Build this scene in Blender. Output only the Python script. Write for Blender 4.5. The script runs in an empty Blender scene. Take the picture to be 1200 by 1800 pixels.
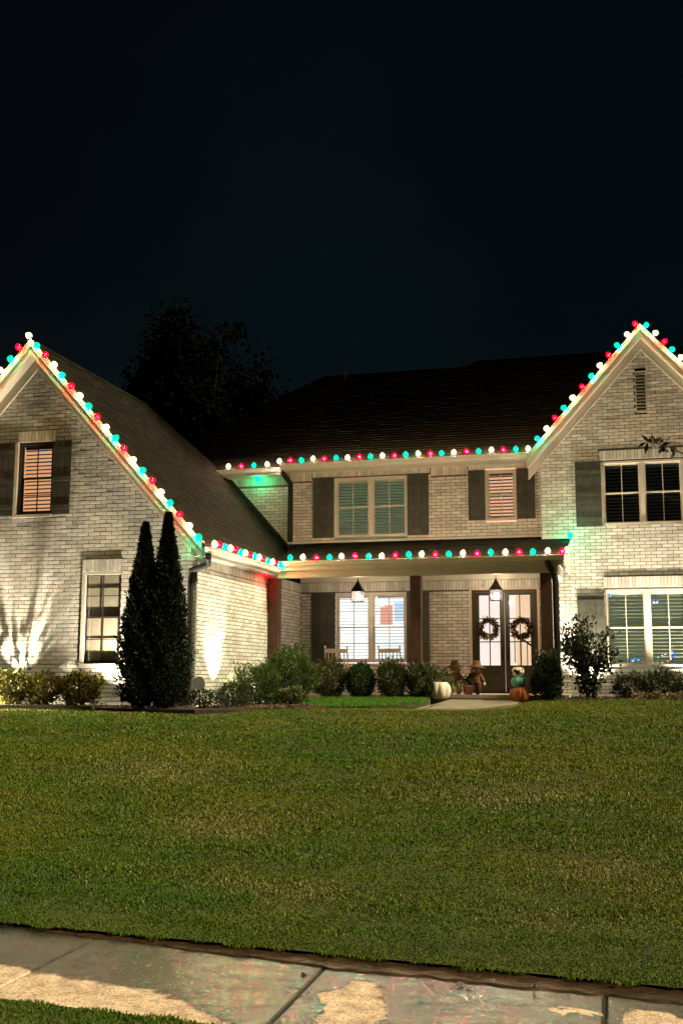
import bpy, math, random
import numpy as np
from mathutils import Vector, Matrix
random.seed(7)
rng = np.random.default_rng(11)
sc = bpy.context.scene
col = sc.collection
rad = math.radians

# ------------------------------------------------------------------ camera
F_PX, YAW, PITCH, ROLL = 1941.4, rad(14.65), rad(8.467), rad(0.129)
cd = bpy.data.cameras.new('camera')
cam = bpy.data.objects.new('camera', cd)
col.objects.link(cam)
cd.sensor_fit = 'VERTICAL'
cd.sensor_height = 36.0
cd.lens = 36.0 * F_PX / 1800.0
cd.clip_end = 2000
fw = Vector((-math.sin(YAW) * math.cos(PITCH), math.cos(YAW) * math.cos(PITCH), math.sin(PITCH)))
rt = Vector((math.cos(YAW), math.sin(YAW), 0))
up = rt.cross(fw)
r2 = rt * math.cos(ROLL) + up * math.sin(ROLL)
u2 = up * math.cos(ROLL) - rt * math.sin(ROLL)
M4 = Matrix((r2, u2, -fw)).transposed().to_4x4()
M4.translation = Vector((0, 0, 1.6))
cam.matrix_world = M4
sc.camera = cam

# ------------------------------------------------------------------ sky, street light from the right, exposure
SUN = Vector((0.72, -0.12, 0.68)).normalized()
w = bpy.data.worlds.new('World')
sc.world = w
w.use_nodes = True
nt = w.node_tree
nt.nodes.clear()
n_out = nt.nodes.new('ShaderNodeOutputWorld')
n_bg = nt.nodes.new('ShaderNodeBackground')
n_sky = nt.nodes.new('ShaderNodeTexSky')
n_sky.sky_type = 'NISHITA'
n_sky.sun_disc = False
n_sky.sun_elevation = math.asin(SUN.z)
n_sky.sun_rotation = math.atan2(SUN.x, SUN.y)
n_co = nt.nodes.new('ShaderNodeTexCoord')
n_no = nt.nodes.new('ShaderNodeTexNoise')
n_no.inputs['Scale'].default_value = 2.2
n_no.inputs['Detail'].default_value = 4
n_rp = nt.nodes.new('ShaderNodeMapRange')
n_rp.inputs['From Min'].default_value = .3
n_rp.inputs['From Max'].default_value = .7
n_rp.inputs['To Min'].default_value = .55
n_rp.inputs['To Max'].default_value = 1.3
n_mx = nt.nodes.new('ShaderNodeMix')
n_mx.data_type = 'RGBA'
n_mx.blend_type = 'MULTIPLY'
n_mx.inputs[0].default_value = 1
nt.links.new(n_co.outputs['Generated'], n_no.inputs['Vector'])
nt.links.new(n_no.outputs['Fac'], n_rp.inputs['Value'])
nt.links.new(n_sky.outputs['Color'], n_mx.inputs[6])
nt.links.new(n_rp.outputs['Result'], n_mx.inputs[7])
n_n2 = nt.nodes.new('ShaderNodeTexNoise'); n_n2.inputs['Scale'].default_value = 1.3; n_n2.inputs['Detail'].default_value = 2
nt.links.new(n_co.outputs['Generated'], n_n2.inputs['Vector'])
n_m2 = nt.nodes.new('ShaderNodeMix'); n_m2.data_type = 'RGBA'
n_m2.inputs[6].default_value = (1.0, .86, .80, 1); n_m2.inputs[7].default_value = (.62, 1.05, .90, 1)
n_r2 = nt.nodes.new('ShaderNodeMapRange'); n_r2.inputs['From Min'].default_value = .38; n_r2.inputs['From Max'].default_value = .62
nt.links.new(n_n2.outputs['Fac'], n_r2.inputs['Value']); nt.links.new(n_r2.outputs['Result'], n_m2.inputs[0])
n_m3 = nt.nodes.new('ShaderNodeMix'); n_m3.data_type = 'RGBA'; n_m3.blend_type = 'MULTIPLY'; n_m3.inputs[0].default_value = 1
nt.links.new(n_mx.outputs[2], n_m3.inputs[6]); nt.links.new(n_m2.outputs[2], n_m3.inputs[7])
nt.links.new(n_m3.outputs[2], n_bg.inputs['Color'])
n_bg.inputs['Strength'].default_value = 0.00085
nt.links.new(n_bg.outputs['Background'], n_out.inputs['Surface'])
sl = bpy.data.lights.new('sun', 'SUN')
sl.energy = 2.9
sl.angle = rad(4)
sl.color = (1.0, .92, .60)
so = bpy.data.objects.new('sun', sl)
col.objects.link(so)
so.rotation_euler = (-SUN).to_track_quat('-Z', 'Y').to_euler()
sc.view_settings.view_transform = 'Standard'
sc.view_settings.look = 'None'
sc.view_settings.exposure = 1.0
sc.view_settings.gamma = 1
sc.cycles.max_bounces = 6
sc.cycles.diffuse_bounces = 3
sc.cycles.glossy_bounces = 3
sc.cycles.transmission_bounces = 4
sc.cycles.transparent_max_bounces = 16
sc.cycles.sample_clamp_indirect = 3
sc.cycles.use_denoising = True
sc.cycles.use_light_tree = True

# ------------------------------------------------------------------ materials
MATS = {}
def mat(name, base=(.5, .5, .5), rough=.7, metal=0, noise=None, tint=False, bump=None, spec=.4,
        emit=None, estr=0, transl=0, coat=0, rand=0):
    """noise=(scale, amount) varies the colour; tint multiplies the mesh attribute; bump=(scale, strength)"""
    m = bpy.data.materials.new(name)
    m.use_nodes = True
    t = m.node_tree
    b = t.nodes['Principled BSDF']
    b.inputs['Roughness'].default_value = rough
    b.inputs['Metallic'].default_value = metal
    b.inputs['Specular IOR Level'].default_value = spec
    b.inputs['Coat Weight'].default_value = coat
    rgb = t.nodes.new('ShaderNodeRGB')
    rgb.outputs[0].default_value = (*base, 1)
    cur = rgb.outputs[0]
    def mul(a, bsock):
        x = t.nodes.new('ShaderNodeMix'); x.data_type = 'RGBA'; x.blend_type = 'MULTIPLY'
        x.inputs[0].default_value = 1
        t.links.new(a, x.inputs[6]); t.links.new(bsock, x.inputs[7])
        return x.outputs[2]
    co = t.nodes.new('ShaderNodeTexCoord')
    if tint:
        a = t.nodes.new('ShaderNodeAttribute'); a.attribute_name = 'tint'
        cur = mul(cur, a.outputs['Color'])
    if noise:
        for k, (s_, am) in enumerate(((noise[0], noise[1]), (noise[0] * 7.3, noise[1] * .6))):
            nn = t.nodes.new('ShaderNodeTexNoise'); nn.inputs['Scale'].default_value = s_
            nn.inputs['Detail'].default_value = 5
            t.links.new(co.outputs['Object'], nn.inputs['Vector'])
            r = t.nodes.new('ShaderNodeMapRange')
            r.inputs['From Min'].default_value = .3; r.inputs['From Max'].default_value = .7
            r.inputs['To Min'].default_value = 1 - am; r.inputs['To Max'].default_value = 1 + am
            t.links.new(nn.outputs['Fac'], r.inputs['Value'])
            cur = mul(cur, r.outputs['Result'])
    if rand:
        oi = t.nodes.new('ShaderNodeObjectInfo')
        r = t.nodes.new('ShaderNodeMapRange')
        r.inputs['To Min'].default_value = 1 - rand; r.inputs['To Max'].default_value = 1 + rand
        t.links.new(oi.outputs['Random'], r.inputs['Value'])
        cur = mul(cur, r.outputs['Result'])
    t.links.new(cur, b.inputs['Base Color'])
    if bump:
        nn = t.nodes.new('ShaderNodeTexNoise'); nn.inputs['Scale'].default_value = bump[0]
        nn.inputs['Detail'].default_value = 6
        t.links.new(co.outputs['Object'], nn.inputs['Vector'])
        bp = t.nodes.new('ShaderNodeBump'); bp.inputs['Strength'].default_value = bump[1]
        bp.inputs['Distance'].default_value = .02
        t.links.new(nn.outputs['Fac'], bp.inputs['Height'])
        t.links.new(bp.outputs['Normal'], b.inputs['Normal'])
    if emit:
        b.inputs['Emission Color'].default_value = (*emit, 1)
        b.inputs['Emission Strength'].default_value = estr
    if transl:
        o = t.nodes['Material Output']
        tr = t.nodes.new('ShaderNodeBsdfTranslucent')
        t.links.new(cur, tr.inputs['Color'])
        ms = t.nodes.new('ShaderNodeMixShader'); ms.inputs[0].default_value = transl
        t.links.new(b.outputs[0], ms.inputs[1]); t.links.new(tr.outputs[0], ms.inputs[2])
        t.links.new(ms.outputs[0], o.inputs['Surface'])
    MATS[name] = m
    return m

def emission(name, colr, s):
    m = bpy.data.materials.new(name); m.use_nodes = True
    t = m.node_tree; t.nodes.clear()
    o = t.nodes.new('ShaderNodeOutputMaterial'); e = t.nodes.new('ShaderNodeEmission')
    e.inputs['Color'].default_value = (*colr, 1); e.inputs['Strength'].default_value = s * .6
    t.links.new(e.outputs[0], o.inputs['Surface'])
    MATS[name] = m
    return m

def room_emission(name, c1, c2, s, scale=1.2):
    """a lit room wall seen through a window: glows itself in place of room lamps, two tones, uneven"""
    m = emission(name, c1, s)
    t = m.node_tree
    e = [n for n in t.nodes if n.type == 'EMISSION'][0]
    co = t.nodes.new('ShaderNodeTexCoord'); nn = t.nodes.new('ShaderNodeTexNoise')
    nn.inputs['Scale'].default_value = scale
    t.links.new(co.outputs['Object'], nn.inputs['Vector'])
    r = t.nodes.new('ShaderNodeMapRange'); r.inputs['From Min'].default_value = .4; r.inputs['From Max'].default_value = .6
    t.links.new(nn.outputs['Fac'], r.inputs['Value'])
    x = t.nodes.new('ShaderNodeMix'); x.data_type = 'RGBA'
    x.inputs[6].default_value = (*c1, 1); x.inputs[7].default_value = (*c2, 1)
    t.links.new(r.outputs['Result'], x.inputs[0]); t.links.new(x.outputs[2], e.inputs['Color'])
    return m

def thin_glass(name, tintc=(1, 1, 1), refl=.08, glow=None, gstr=0):
    m = bpy.data.materials.new(name); m.use_nodes = True
    t = m.node_tree; t.nodes.clear()
    o = t.nodes.new('ShaderNodeOutputMaterial')
    tr = t.nodes.new('ShaderNodeBsdfTransparent'); tr.inputs['Color'].default_value = (*tintc, 1)
    gl = t.nodes.new('ShaderNodeBsdfGlossy'); gl.inputs['Roughness'].default_value = .03
    ms = t.nodes.new('ShaderNodeMixShader'); ms.inputs[0].default_value = refl
    t.links.new(tr.outputs[0], ms.inputs[1]); t.links.new(gl.outputs[0], ms.inputs[2])
    last = ms
    if glow:
        e = t.nodes.new('ShaderNodeEmission'); e.inputs['Color'].default_value = (*glow, 1)
        e.inputs['Strength'].default_value = gstr
        ad = t.nodes.new('ShaderNodeAddShader')
        t.links.new(ms.outputs[0], ad.inputs[0]); t.links.new(e.outputs[0], ad.inputs[1]); last = ad
    t.links.new(last.outputs[0], o.inputs['Surface'])
    MATS[name] = m
    return m

mat('brick', (.58, .575, .54), .85, tint=True, noise=(9, .10), bump=(60, .5), spec=.2)
mat('mortar', (.115, .104, .084), .95, noise=(14, .25), bump=(80, .6), spec=.1)
mat('trim', (.52, .49, .42), .55, noise=(3, .06), bump=(30, .05))
mat('gutter', (.60, .57, .50), .45, noise=(3, .06))
mat('shingle', (.0135, .011, .0072), .9, tint=True, noise=(5, .25), bump=(90, .5), spec=.08)
mat('shutter', (.046, .048, .036), .6, noise=(6, .3), bump=(25, .25), rand=.12)
mat('post_wood', (.085, .042, .024), .6, noise=(5, .3), bump=(22, .3))
mat('downspout', (.014, .011, .009), .7, noise=(6, .2))
mat('frame_light', (.55, .50, .42), .55, noise=(4, .08))
mat('frame_dark', (.035, .022, .018), .5, noise=(4, .1))
mat('slat', (.80, .77, .69), .6)
mat('slat_shaded', (.16, .16, .15), .6)  # darker copy of slat, backlit shade put into its colour
mat('door', (.036, .030, .015), .45, noise=(5, .15), bump=(30, .1))
mat('metal_dark', (.02, .018, .016), .4, metal=.6)
mat('brass', (.35, .25, .1), .35, metal=1)
mat('interior_dark', (.012, .014, .014), .9)
mat('curtain', (.58, .45, .37), .85, noise=(6, .12), bump=(9, .4))
mat('porch_floor', (.36, .29, .22), .6, noise=(4, .15), bump=(40, .2))
mat('ceiling', (.55, .5, .4), .7, noise=(3, .05))
mat('white_paint', (.75, .72, .6), .5, noise=(6, .08))
mat('soil', (.035, .026, .014), .95, noise=(3, .4), bump=(25, .8))
mat('lawn_soil', (.060, .062, .014), .95, noise=(2.2, .35), bump=(35, 1.0))
mat('mulch', (.045, .025, .015), .95, noise=(8, .5), bump=(30, 1.0))
mat('mulch_chip', (.10, .058, .035), .9, tint=True)
mat('mud', (.040, .020, .009), .38, noise=(5, .5), bump=(22, .8), spec=.45)
mat('grass', (1, 1, 1), .55, tint=True, spec=.25, transl=.25)
mat('leaf', (1, 1, 1), .5, tint=True, spec=.3, transl=.3)
mat('far_leaf', (1, 1, 1), .9, tint=True, spec=.02)
mat('needle', (1, 1, 1), .6, tint=True, spec=.2, transl=.1)
mat('bark', (.07, .05, .035), .9, noise=(8, .3), bump=(20, .8))
mat('dark_bark', (.012, .010, .008), .95, bump=(20, .8), spec=.05)
mat('walk', (.19, .165, .12), .7, noise=(3, .15), bump=(40, .3))
mat('pumpkin_orange', (.42, .11, .025), .5, noise=(5, .2), bump=(20, .1))
mat('pumpkin_white', (.68, .60, .46), .55, noise=(4, .15), bump=(20, .1))
mat('pumpkin_teal', (.13, .42, .33), .5, noise=(5, .15), bump=(20, .1))
mat('stem', (.06, .045, .02), .8, noise=(9, .3))
mat('straw', (.42, .28, .10), .85, noise=(12, .3), tint=True)
mat('plaid_rust', (.30, .095, .045), .85, noise=(16, .6))
mat('plaid_rust2', (.20, .085, .035), .85, noise=(20, .6))
mat('plaid_olive', (.25, .20, .06), .85, noise=(16, .4))
mat('cloth_brown', (.16, .08, .035), .85, noise=(10, .3))
mat('skin_cloth', (.62, .40, .28), .8, noise=(8, .1))
mat('terracotta', (.30, .13, .08), .8, noise=(8, .15))
mat('sign_grey', (.40, .37, .33), .7, noise=(12, .2))
mat('cord', (.02, .03, .02), .6)
mat('wreath_leaf', (1, 1, 1), .6, tint=True, transl=.2)
mat('hall_wood', (.10, .05, .03), .5)
thin_glass('glass', (.86, .9, .88), .09)
thin_glass('lantern_glass', (.95, .93, .9), .12, (1, .84, .76), .10)
room_emission('room_peach', (1, .44, .22), (1, .50, .28), 1.0)
room_emission('room_pink', (1, .47, .27), (1, .54, .34), 1.1)
room_emission('room_white', (1, .95, .97), (.86, .90, 1), 1.6, .8)
room_emission('room_hall', (1, .78, .74), (1, .72, .60), 1.4, .45)
room_emission('room_stair', (1, .66, .44), (1, .58, .37), 1.25, .45)
room_emission('room_dim', (.30, .34, .20), (.22, .27, .15), .48)
emission('lamp_lens', (1, .85, .62), 30)
emission('candle', (1, .82, .6), 14)
emission('picture_glow_red', (1, .42, .32), 1.2)  # pictures glow in place of room light falling on them
emission('picture_glow_blue', (.62, .74, 1), 1.3)
for nm, cc in (('blue', (.08, .12, 1)), ('cyan', (.1, .75, 1)), ('rose', (1, .2, .2)), ('mint', (.3, 1, .7)), ('cream', (1, .85, .7))):
    emission('dot_' + nm, cc, 2.2)
BULB = {'W': ((1, .76, .44), (1, .84, .60)), 'R': ((1, .004, .016), (1, .05, .07)), 'G': ((.0, .62, .28), (.03, 1, .75))}
for k, (shell, core) in BULB.items():
    thin_glass('bulb_shell_' + k, core, .03, shell, {'W': .9, 'R': .6, 'G': .5}[k])
    emission('bulb_core_' + k, {'W': (1, .92, .86), 'R': (1, .012, .08), 'G': (0, .60, .42)}[k], {'W': 900, 'R': 850, 'G': 900}[k])
    emission('bulb_core_soft_' + k, shell if k != 'W' else (1, .84, .62), {'W': 230, 'R': 520, 'G': 480}[k])

# ------------------------------------------------------------------ helpers
def link(o, parent=None):
    col.objects.link(o)
    if parent is not None:
        o.parent = parent
        o.matrix_parent_inverse = Matrix()   # parents stay at the origin unless stated
    return o
def tag(o, label=None, cat=None, group=None, kind=None):
    if label: o['label'] = label
    if cat: o['category'] = cat
    if group: o['group'] = group
    if kind: o['kind'] = kind
    return o
def empty(name, loc=(0, 0, 0)):
    o = bpy.data.objects.new(name, None)
    o.empty_display_size = .2
    o.location = loc
    return link(o)

class MB:
    def __init__(s):
        s.v = []; s.f = []; s.c = []
    def face(s, pts, c=(1, 1, 1)):
        i = len(s.v); s.v += [tuple(p) for p in pts]; s.f.append(tuple(range(i, i + len(pts)))); s.c.append(c)
    def box(s, x0, x1, y0, y1, z0, z1, c=(1, 1, 1), skip=''):
        i = len(s.v)
        s.v += [(x0, y0, z0), (x1, y0, z0), (x1, y1, z0), (x0, y1, z0), (x0, y0, z1), (x1, y0, z1), (x1, y1, z1), (x0, y1, z1)]
        for n, q in (('b', (3, 2, 1, 0)), ('t', (4, 5, 6, 7)), ('f', (0, 1, 5, 4)), ('r', (1, 2, 6, 5)), ('k', (2, 3, 7, 6)), ('l', (3, 0, 4, 7))):
            if n not in skip:
                s.f.append(tuple(i + k for k in q)); s.c.append(c)
        return s
    def hexa(s, p, c=(1, 1, 1)):
        """8 points: 4 bottom, 4 top"""
        i = len(s.v); s.v += [tuple(q) for q in p]
        for q in ((3, 2, 1, 0), (4, 5, 6, 7), (0, 1, 5, 4), (1, 2, 6, 5), (2, 3, 7, 6), (3, 0, 4, 7)):
            s.f.append(tuple(i + k for k in q)); s.c.append(c)
        return s
    def prism(s, poly, y0, y1, c=(1, 1, 1), axis='y'):
        """extrude a polygon (a,b) given in xz (axis y), yz (axis x) or xy (axis z)"""
        def P(a, b, t):
            return {'y': (a, t, b), 'x': (t, a, b), 'z': (a, b, t)}[axis]
        n = len(poly); i = len(s.v)
        s.v += [P(a, b, y0) for a, b in poly] + [P(a, b, y1) for a, b in poly]
        s.f.append(tuple(i + k for k in range(n))); s.c.append(c)
        s.f.append(tuple(i + n + k for k in reversed(range(n)))); s.c.append(c)
        for k in range(n):
            j = (k + 1) % n
            s.f.append((i + k, i + n + k, i + n + j, i + j)); s.c.append(c)
        return s
    def tube(s, pts, r, n=8, c=(1, 1, 1), cap=True):
        pts = [Vector(p) for p in pts]
        rs = r if isinstance(r, (list, tuple)) else [r] * len(pts)
        i0 = len(s.v)
        for k, p in enumerate(pts):
            d = (pts[min(k + 1, len(pts) - 1)] - pts[max(k - 1, 0)]).normalized()
            a = d.cross(Vector((0, 0, 1)))
            if a.length < 1e-3: a = d.cross(Vector((0, 1, 0)))
            a.normalize(); b = d.cross(a)
            for q in range(n):
                t = 2 * math.pi * q / n
                s.v.append(tuple(p + (a * math.cos(t) + b * math.sin(t)) * rs[k]))
        for k in range(len(pts) - 1):
            for q in range(n):
                q2 = (q + 1) % n
                s.f.append((i0 + k * n + q, i0 + (k + 1) * n + q, i0 + (k + 1) * n + q2, i0 + k * n + q2)); s.c.append(c)
        if cap:
            s.f.append(tuple(i0 + q for q in range(n))); s.c.append(c)
            s.f.append(tuple(i0 + (len(pts) - 1) * n + q for q in reversed(range(n)))); s.c.append(c)
        return s
    def lathe(s, prof, cx=0, cy=0, cz=0, n=16, c=(1, 1, 1)):
        i0 = len(s.v)
        for (r, z) in prof:
            for q in range(n):
                t = 2 * math.pi * q / n
                s.v.append((cx + r * math.cos(t), cy + r * math.sin(t), cz + z))
        for k in range(len(prof) - 1):
            for q in range(n):
                q2 = (q + 1) % n
                s.f.append((i0 + k * n + q, i0 + k * n + q2, i0 + (k + 1) * n + q2, i0 + (k + 1) * n + q)); s.c.append(c)
        s.f.append(tuple(i0 + q for q in reversed(range(n)))); s.c.append(c)
        s.f.append(tuple(i0 + (len(prof) - 1) * n + q for q in range(n))); s.c.append(c)
        return s
    def mesh(s, name, m, smooth=False):
        me = bpy.data.meshes.new(name)
        me.from_pydata(s.v, [], s.f)
        if any(c != (1, 1, 1) for c in s.c):
            at = me.attributes.new('tint', 'FLOAT_COLOR', 'CORNER')
            arr = np.repeat(np.array([(*c, 1) for c in s.c], np.float32), [len(f) for f in s.f], axis=0)
            at.data.foreach_set('color', arr.ravel())
        else:
            at = me.attributes.new('tint', 'FLOAT_COLOR', 'CORNER')
            at.data.foreach_set('color', np.ones(4 * sum(len(f) for f in s.f), np.float32))
        me.materials.append(MATS[m])
        if smooth:
            me.polygons.foreach_set('use_smooth', [True] * len(me.polygons))
        me.update()
        return me
    def build(s, name, m, parent=None, smooth=False):
        return link(bpy.data.objects.new(name, s.mesh(name, m, smooth)), parent)

def np_mesh(name, V, Fq, C, m, parent=None, smooth=False):
    """V (n,3), Fq list of (k,nv) int arrays, C per-face colours aligned with faces in order"""
    me = bpy.data.meshes.new(name)
    me.vertices.add(len(V)); me.vertices.foreach_set('co', np.asarray(V, np.float32).ravel())
    loops = np.concatenate([f.ravel() for f in Fq]).astype(np.int32)
    tot = np.concatenate([np.full(len(f), f.shape[1]) for f in Fq]).astype(np.int32)
    start = np.concatenate([[0], np.cumsum(tot)[:-1]]).astype(np.int32)
    me.loops.add(len(loops)); me.loops.foreach_set('vertex_index', loops)
    me.polygons.add(len(tot)); me.polygons.foreach_set('loop_start', start)
    try: me.polygons.foreach_set('loop_total', tot)
    except Exception: pass
    me.update(calc_edges=True)
    at = me.attributes.new('tint', 'FLOAT_COLOR', 'CORNER')
    C4 = np.concatenate([C, np.ones((len(C), 1))], 1).astype(np.float32)
    at.data.foreach_set('color', np.repeat(C4, tot, axis=0).ravel())
    me.materials.append(MATS[m])
    if smooth: me.polygons.foreach_set('use_smooth', [True] * len(me.polygons))
    me.validate()
    return link(bpy.data.objects.new(name, me), parent)

# ------------------------------------------------------------------ terrain
_ph = rng.uniform(0, 6.28, (14, 2)); _dr = rng.uniform(0, 6.28, 14); _wl = np.geomspace(.45, 5, 14)
def bumps(x, y):
    z = 0 * np.asarray(x, float)
    for k in range(14):
        q = 6.283 / _wl[k]
        z = z + np.sin((x * np.cos(_dr[k]) * .55 + y * np.sin(_dr[k]) * 1.3) * q + _ph[k, 0]) * .0055 * _wl[k] ** .6
    return z
def smooth(a, b, t):
    t = np.clip((t - a) / (b - a), 0, 1); return t * t * (3 - 2 * t)
def lawn_edge(x): return 6.37 - .11 * (x + 1.66)
def ground(x, y):
    x = np.asarray(x, float); y = np.asarray(y, float)
    e = lawn_edge(x)
    t = np.clip((y - e) / (19.6 - e), 0, 1)
    prof = .035 + .955 * (t * 1.14 - .14 * t * t)
    mid = smooth(-8.4, -6.6, x) * (1 - smooth(-3.4, -1.8, x))
    prof = prof - .04 * smooth(19.2, 21.0, y) * mid + .10 * smooth(19.0, 24.6, y) * smooth(-3.4, -1.8, x) + .03 * smooth(23.5, 25, y)
    return prof + bumps(x, y) * (1 - smooth(18.5, 20, y)) * smooth(0, .5, y - e)

# big base sheet
mb = MB(); mb.box(-400, 400, -200, 700, -.4, -.03)
tag(mb.build('ground', 'soil'), kind='structure')
# lawn sheet
def sheet(name, x0, x1, y0fn, y1, nx, ny, m, dz=0.0):
    xs = np.linspace(x0, x1, nx); V = []; 
    ts = np.linspace(0, 1, ny)
    X = np.repeat(xs[:, None], ny, 1); Y0 = y0fn(X); Y = Y0 + (y1 - Y0) * ts[None, :]
    Z = ground(X, Y) + dz
    V = np.stack([X, Y, Z], -1).reshape(-1, 3)
    i = (np.arange(nx - 1)[:, None] * ny + np.arange(ny - 1)[None, :]).ravel()
    Fq = np.stack([i, i + ny, i + ny + 1, i + 1], 1)
    return np_mesh(name, V, [Fq], np.ones((len(Fq), 3)), m, smooth=True)
tag(sheet('lawn', -45, 40, lawn_edge, 60, 340, 300, 'lawn_soil'), 'mown green front lawn sloping up from the sidewalk to the house', 'lawn', kind='structure')

# grass blades
def blades(name, n, sampler, hscale=1.0):
    x, y, wfac = sampler(n)
    z = ground(x, y) if name == 'grass' else np.full(len(x), .02)
    n = len(x)
    d = np.hypot(x, y)
    patch = bumps(x * 2.1 + 5, y * 2.1) / .02
    patch2 = bumps(x * .8 + 31 + 1.3 * np.sin(y * 1.7 + x), (y * .45 + 7) + .8 * np.sin(x * 1.3)) / .022
    h = (.011 + .011 * rng.random(n)) * (1 + .25 * np.clip(patch, -1, 1)) * hscale * np.clip(d / 9, .70, 1.5)
    wd = .0032 * wfac * (1 + .4 * rng.random(n))
    a = rng.uniform(0, 6.283, n); lean = rng.uniform(.1, 1.0, n) * h; la = rng.uniform(0, 6.283, n)
    dx, dy = np.cos(a) * wd, np.sin(a) * wd
    lx, ly = np.cos(la) * lean, np.sin(la) * lean
    b0 = np.stack([x - dx, y - dy, z - .006], 1); b1 = np.stack([x + dx, y + dy, z - .006], 1)
    m0 = np.stack([x - dx * .8 + lx * .35, y - dy * .8 + ly * .35, z + h * .6], 1)
    m1 = np.stack([x + dx * .8 + lx * .35, y + dy * .8 + ly * .35, z + h * .6], 1)
    tp = np.stack([x + lx, y + ly, z + h], 1)
    V = np.stack([b0, b1, m1, m0, tp], 1).reshape(-1, 3)
    i = np.arange(n) * 5
    Q = np.stack([i, i + 1, i + 2, i + 3], 1); T = np.stack([i + 3, i + 2, i + 4], 1)
    r = rng.random((n, 1))
    green = np.array([.056, .128, .005]); olive = np.array([.138, .156, .007]); straw = np.array([.34, .27, .10])
    k = np.clip(.60 + .24 * patch2[:, None] + .35 * (rng.random((n, 1)) - .5), 0, 1)
    C = green * (1 - k) + olive * k
    dry = rng.random(n) < np.clip(.03 + .05 * patch, 0.008, .18)
    for bx, by, br in ((-2.25, 7.55, .28), (-2.75, 7.7, .2), (-.3, 8.6, .5), (-3.6, 9.6, .6), (-1.2, 11.5, .8), (-5.5, 12.5, .9), (-.6, 7.2, .25)):
        dry |= (rng.random(n) < .5 * np.exp(-((x - bx) ** 2 + (y - by) ** 2) / br ** 2))
    C[dry] = straw * rng.uniform(.6, 1.1, (dry.sum(), 1))
    C = C * rng.uniform(.84, 1.16, (n, 1))
    return np_mesh(name, V, [Q, T], np.concatenate([C, C]), 'grass')
WALK_BED = []   # filled below: regions without grass
def in_bed(x, y):
    left = (x < -9.6) & (y > 19.05)
    cyp = (x < -7.2) & (x >= -9.6) & (y > 18.85 - .12 * (x + 9.6))
    wing = (x < -6.9 + .25 * (y - 21)) & (y > 20.3) & (x > -9)
    walk = (y > 20.75 + .02 * (x + 5)) & (y < 22.1) & (x < -2.3) & (x > -9)
    path = (x > -4.35 + .0 * y) & (x < -2.2) & (y > 21.0) & (x + 4.6 > (22.4 - y) * .9 - 1)
    pbed = (y > 23.75) & (x < -4.2)
    rbed = (y > 24.6 - .02 * x) & (x > -2.35)
    return left | cyp | wing | walk | path | pbed | rbed
def samp(n):
    u = rng.random(n)
    y0, y1 = 6.0, 25.4
    lam = np.log(y1 / y0)
    y = y0 * np.exp(u * lam)                      # density ~ 1/y over a width ~ y  => 1/y^2 per area
    x = rng.uniform(-.86, .32, n) * y * 1.0
    x = x + rng.uniform(-.3, .3, n)
    ok = (y > lawn_edge(x) - .02 + .02 * np.sin(x * 9) + .02 * np.sin(x * 23 + 1)) & ~in_bed(x, y)
    x, y = x[ok], y[ok]
    return x, y, np.clip(np.hypot(x, y) / 7.0, 1, 2.6)
tag(blades('grass', 600000, samp), 'short green and straw coloured grass blades covering the lawn', 'grass', kind='stuff')
def near_edge(x): return 5.10 - .105 * (x + 2.6)
def samp2(n):
    x = rng.uniform(-4.6, 1.0, n); y = near_edge(x) - rng.random(n) ** 1.3 * .75
    return x, y + .02 * np.sin(x * 17), np.ones(n)
mb = MB(); mb.face([(-20, 3.2, .02), (14, 3.2, .02), (14, near_edge(14), .02), (-20, near_edge(-20), .02)])
tag(mb.build('verge', 'lawn_soil'), 'strip of grass between the sidewalk and the street', 'lawn', kind='structure')
tag(blades('verge_grass', 26000, samp2, 1.25), 'lush grass blades along the street side of the sidewalk', 'grass', kind='stuff')

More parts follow.
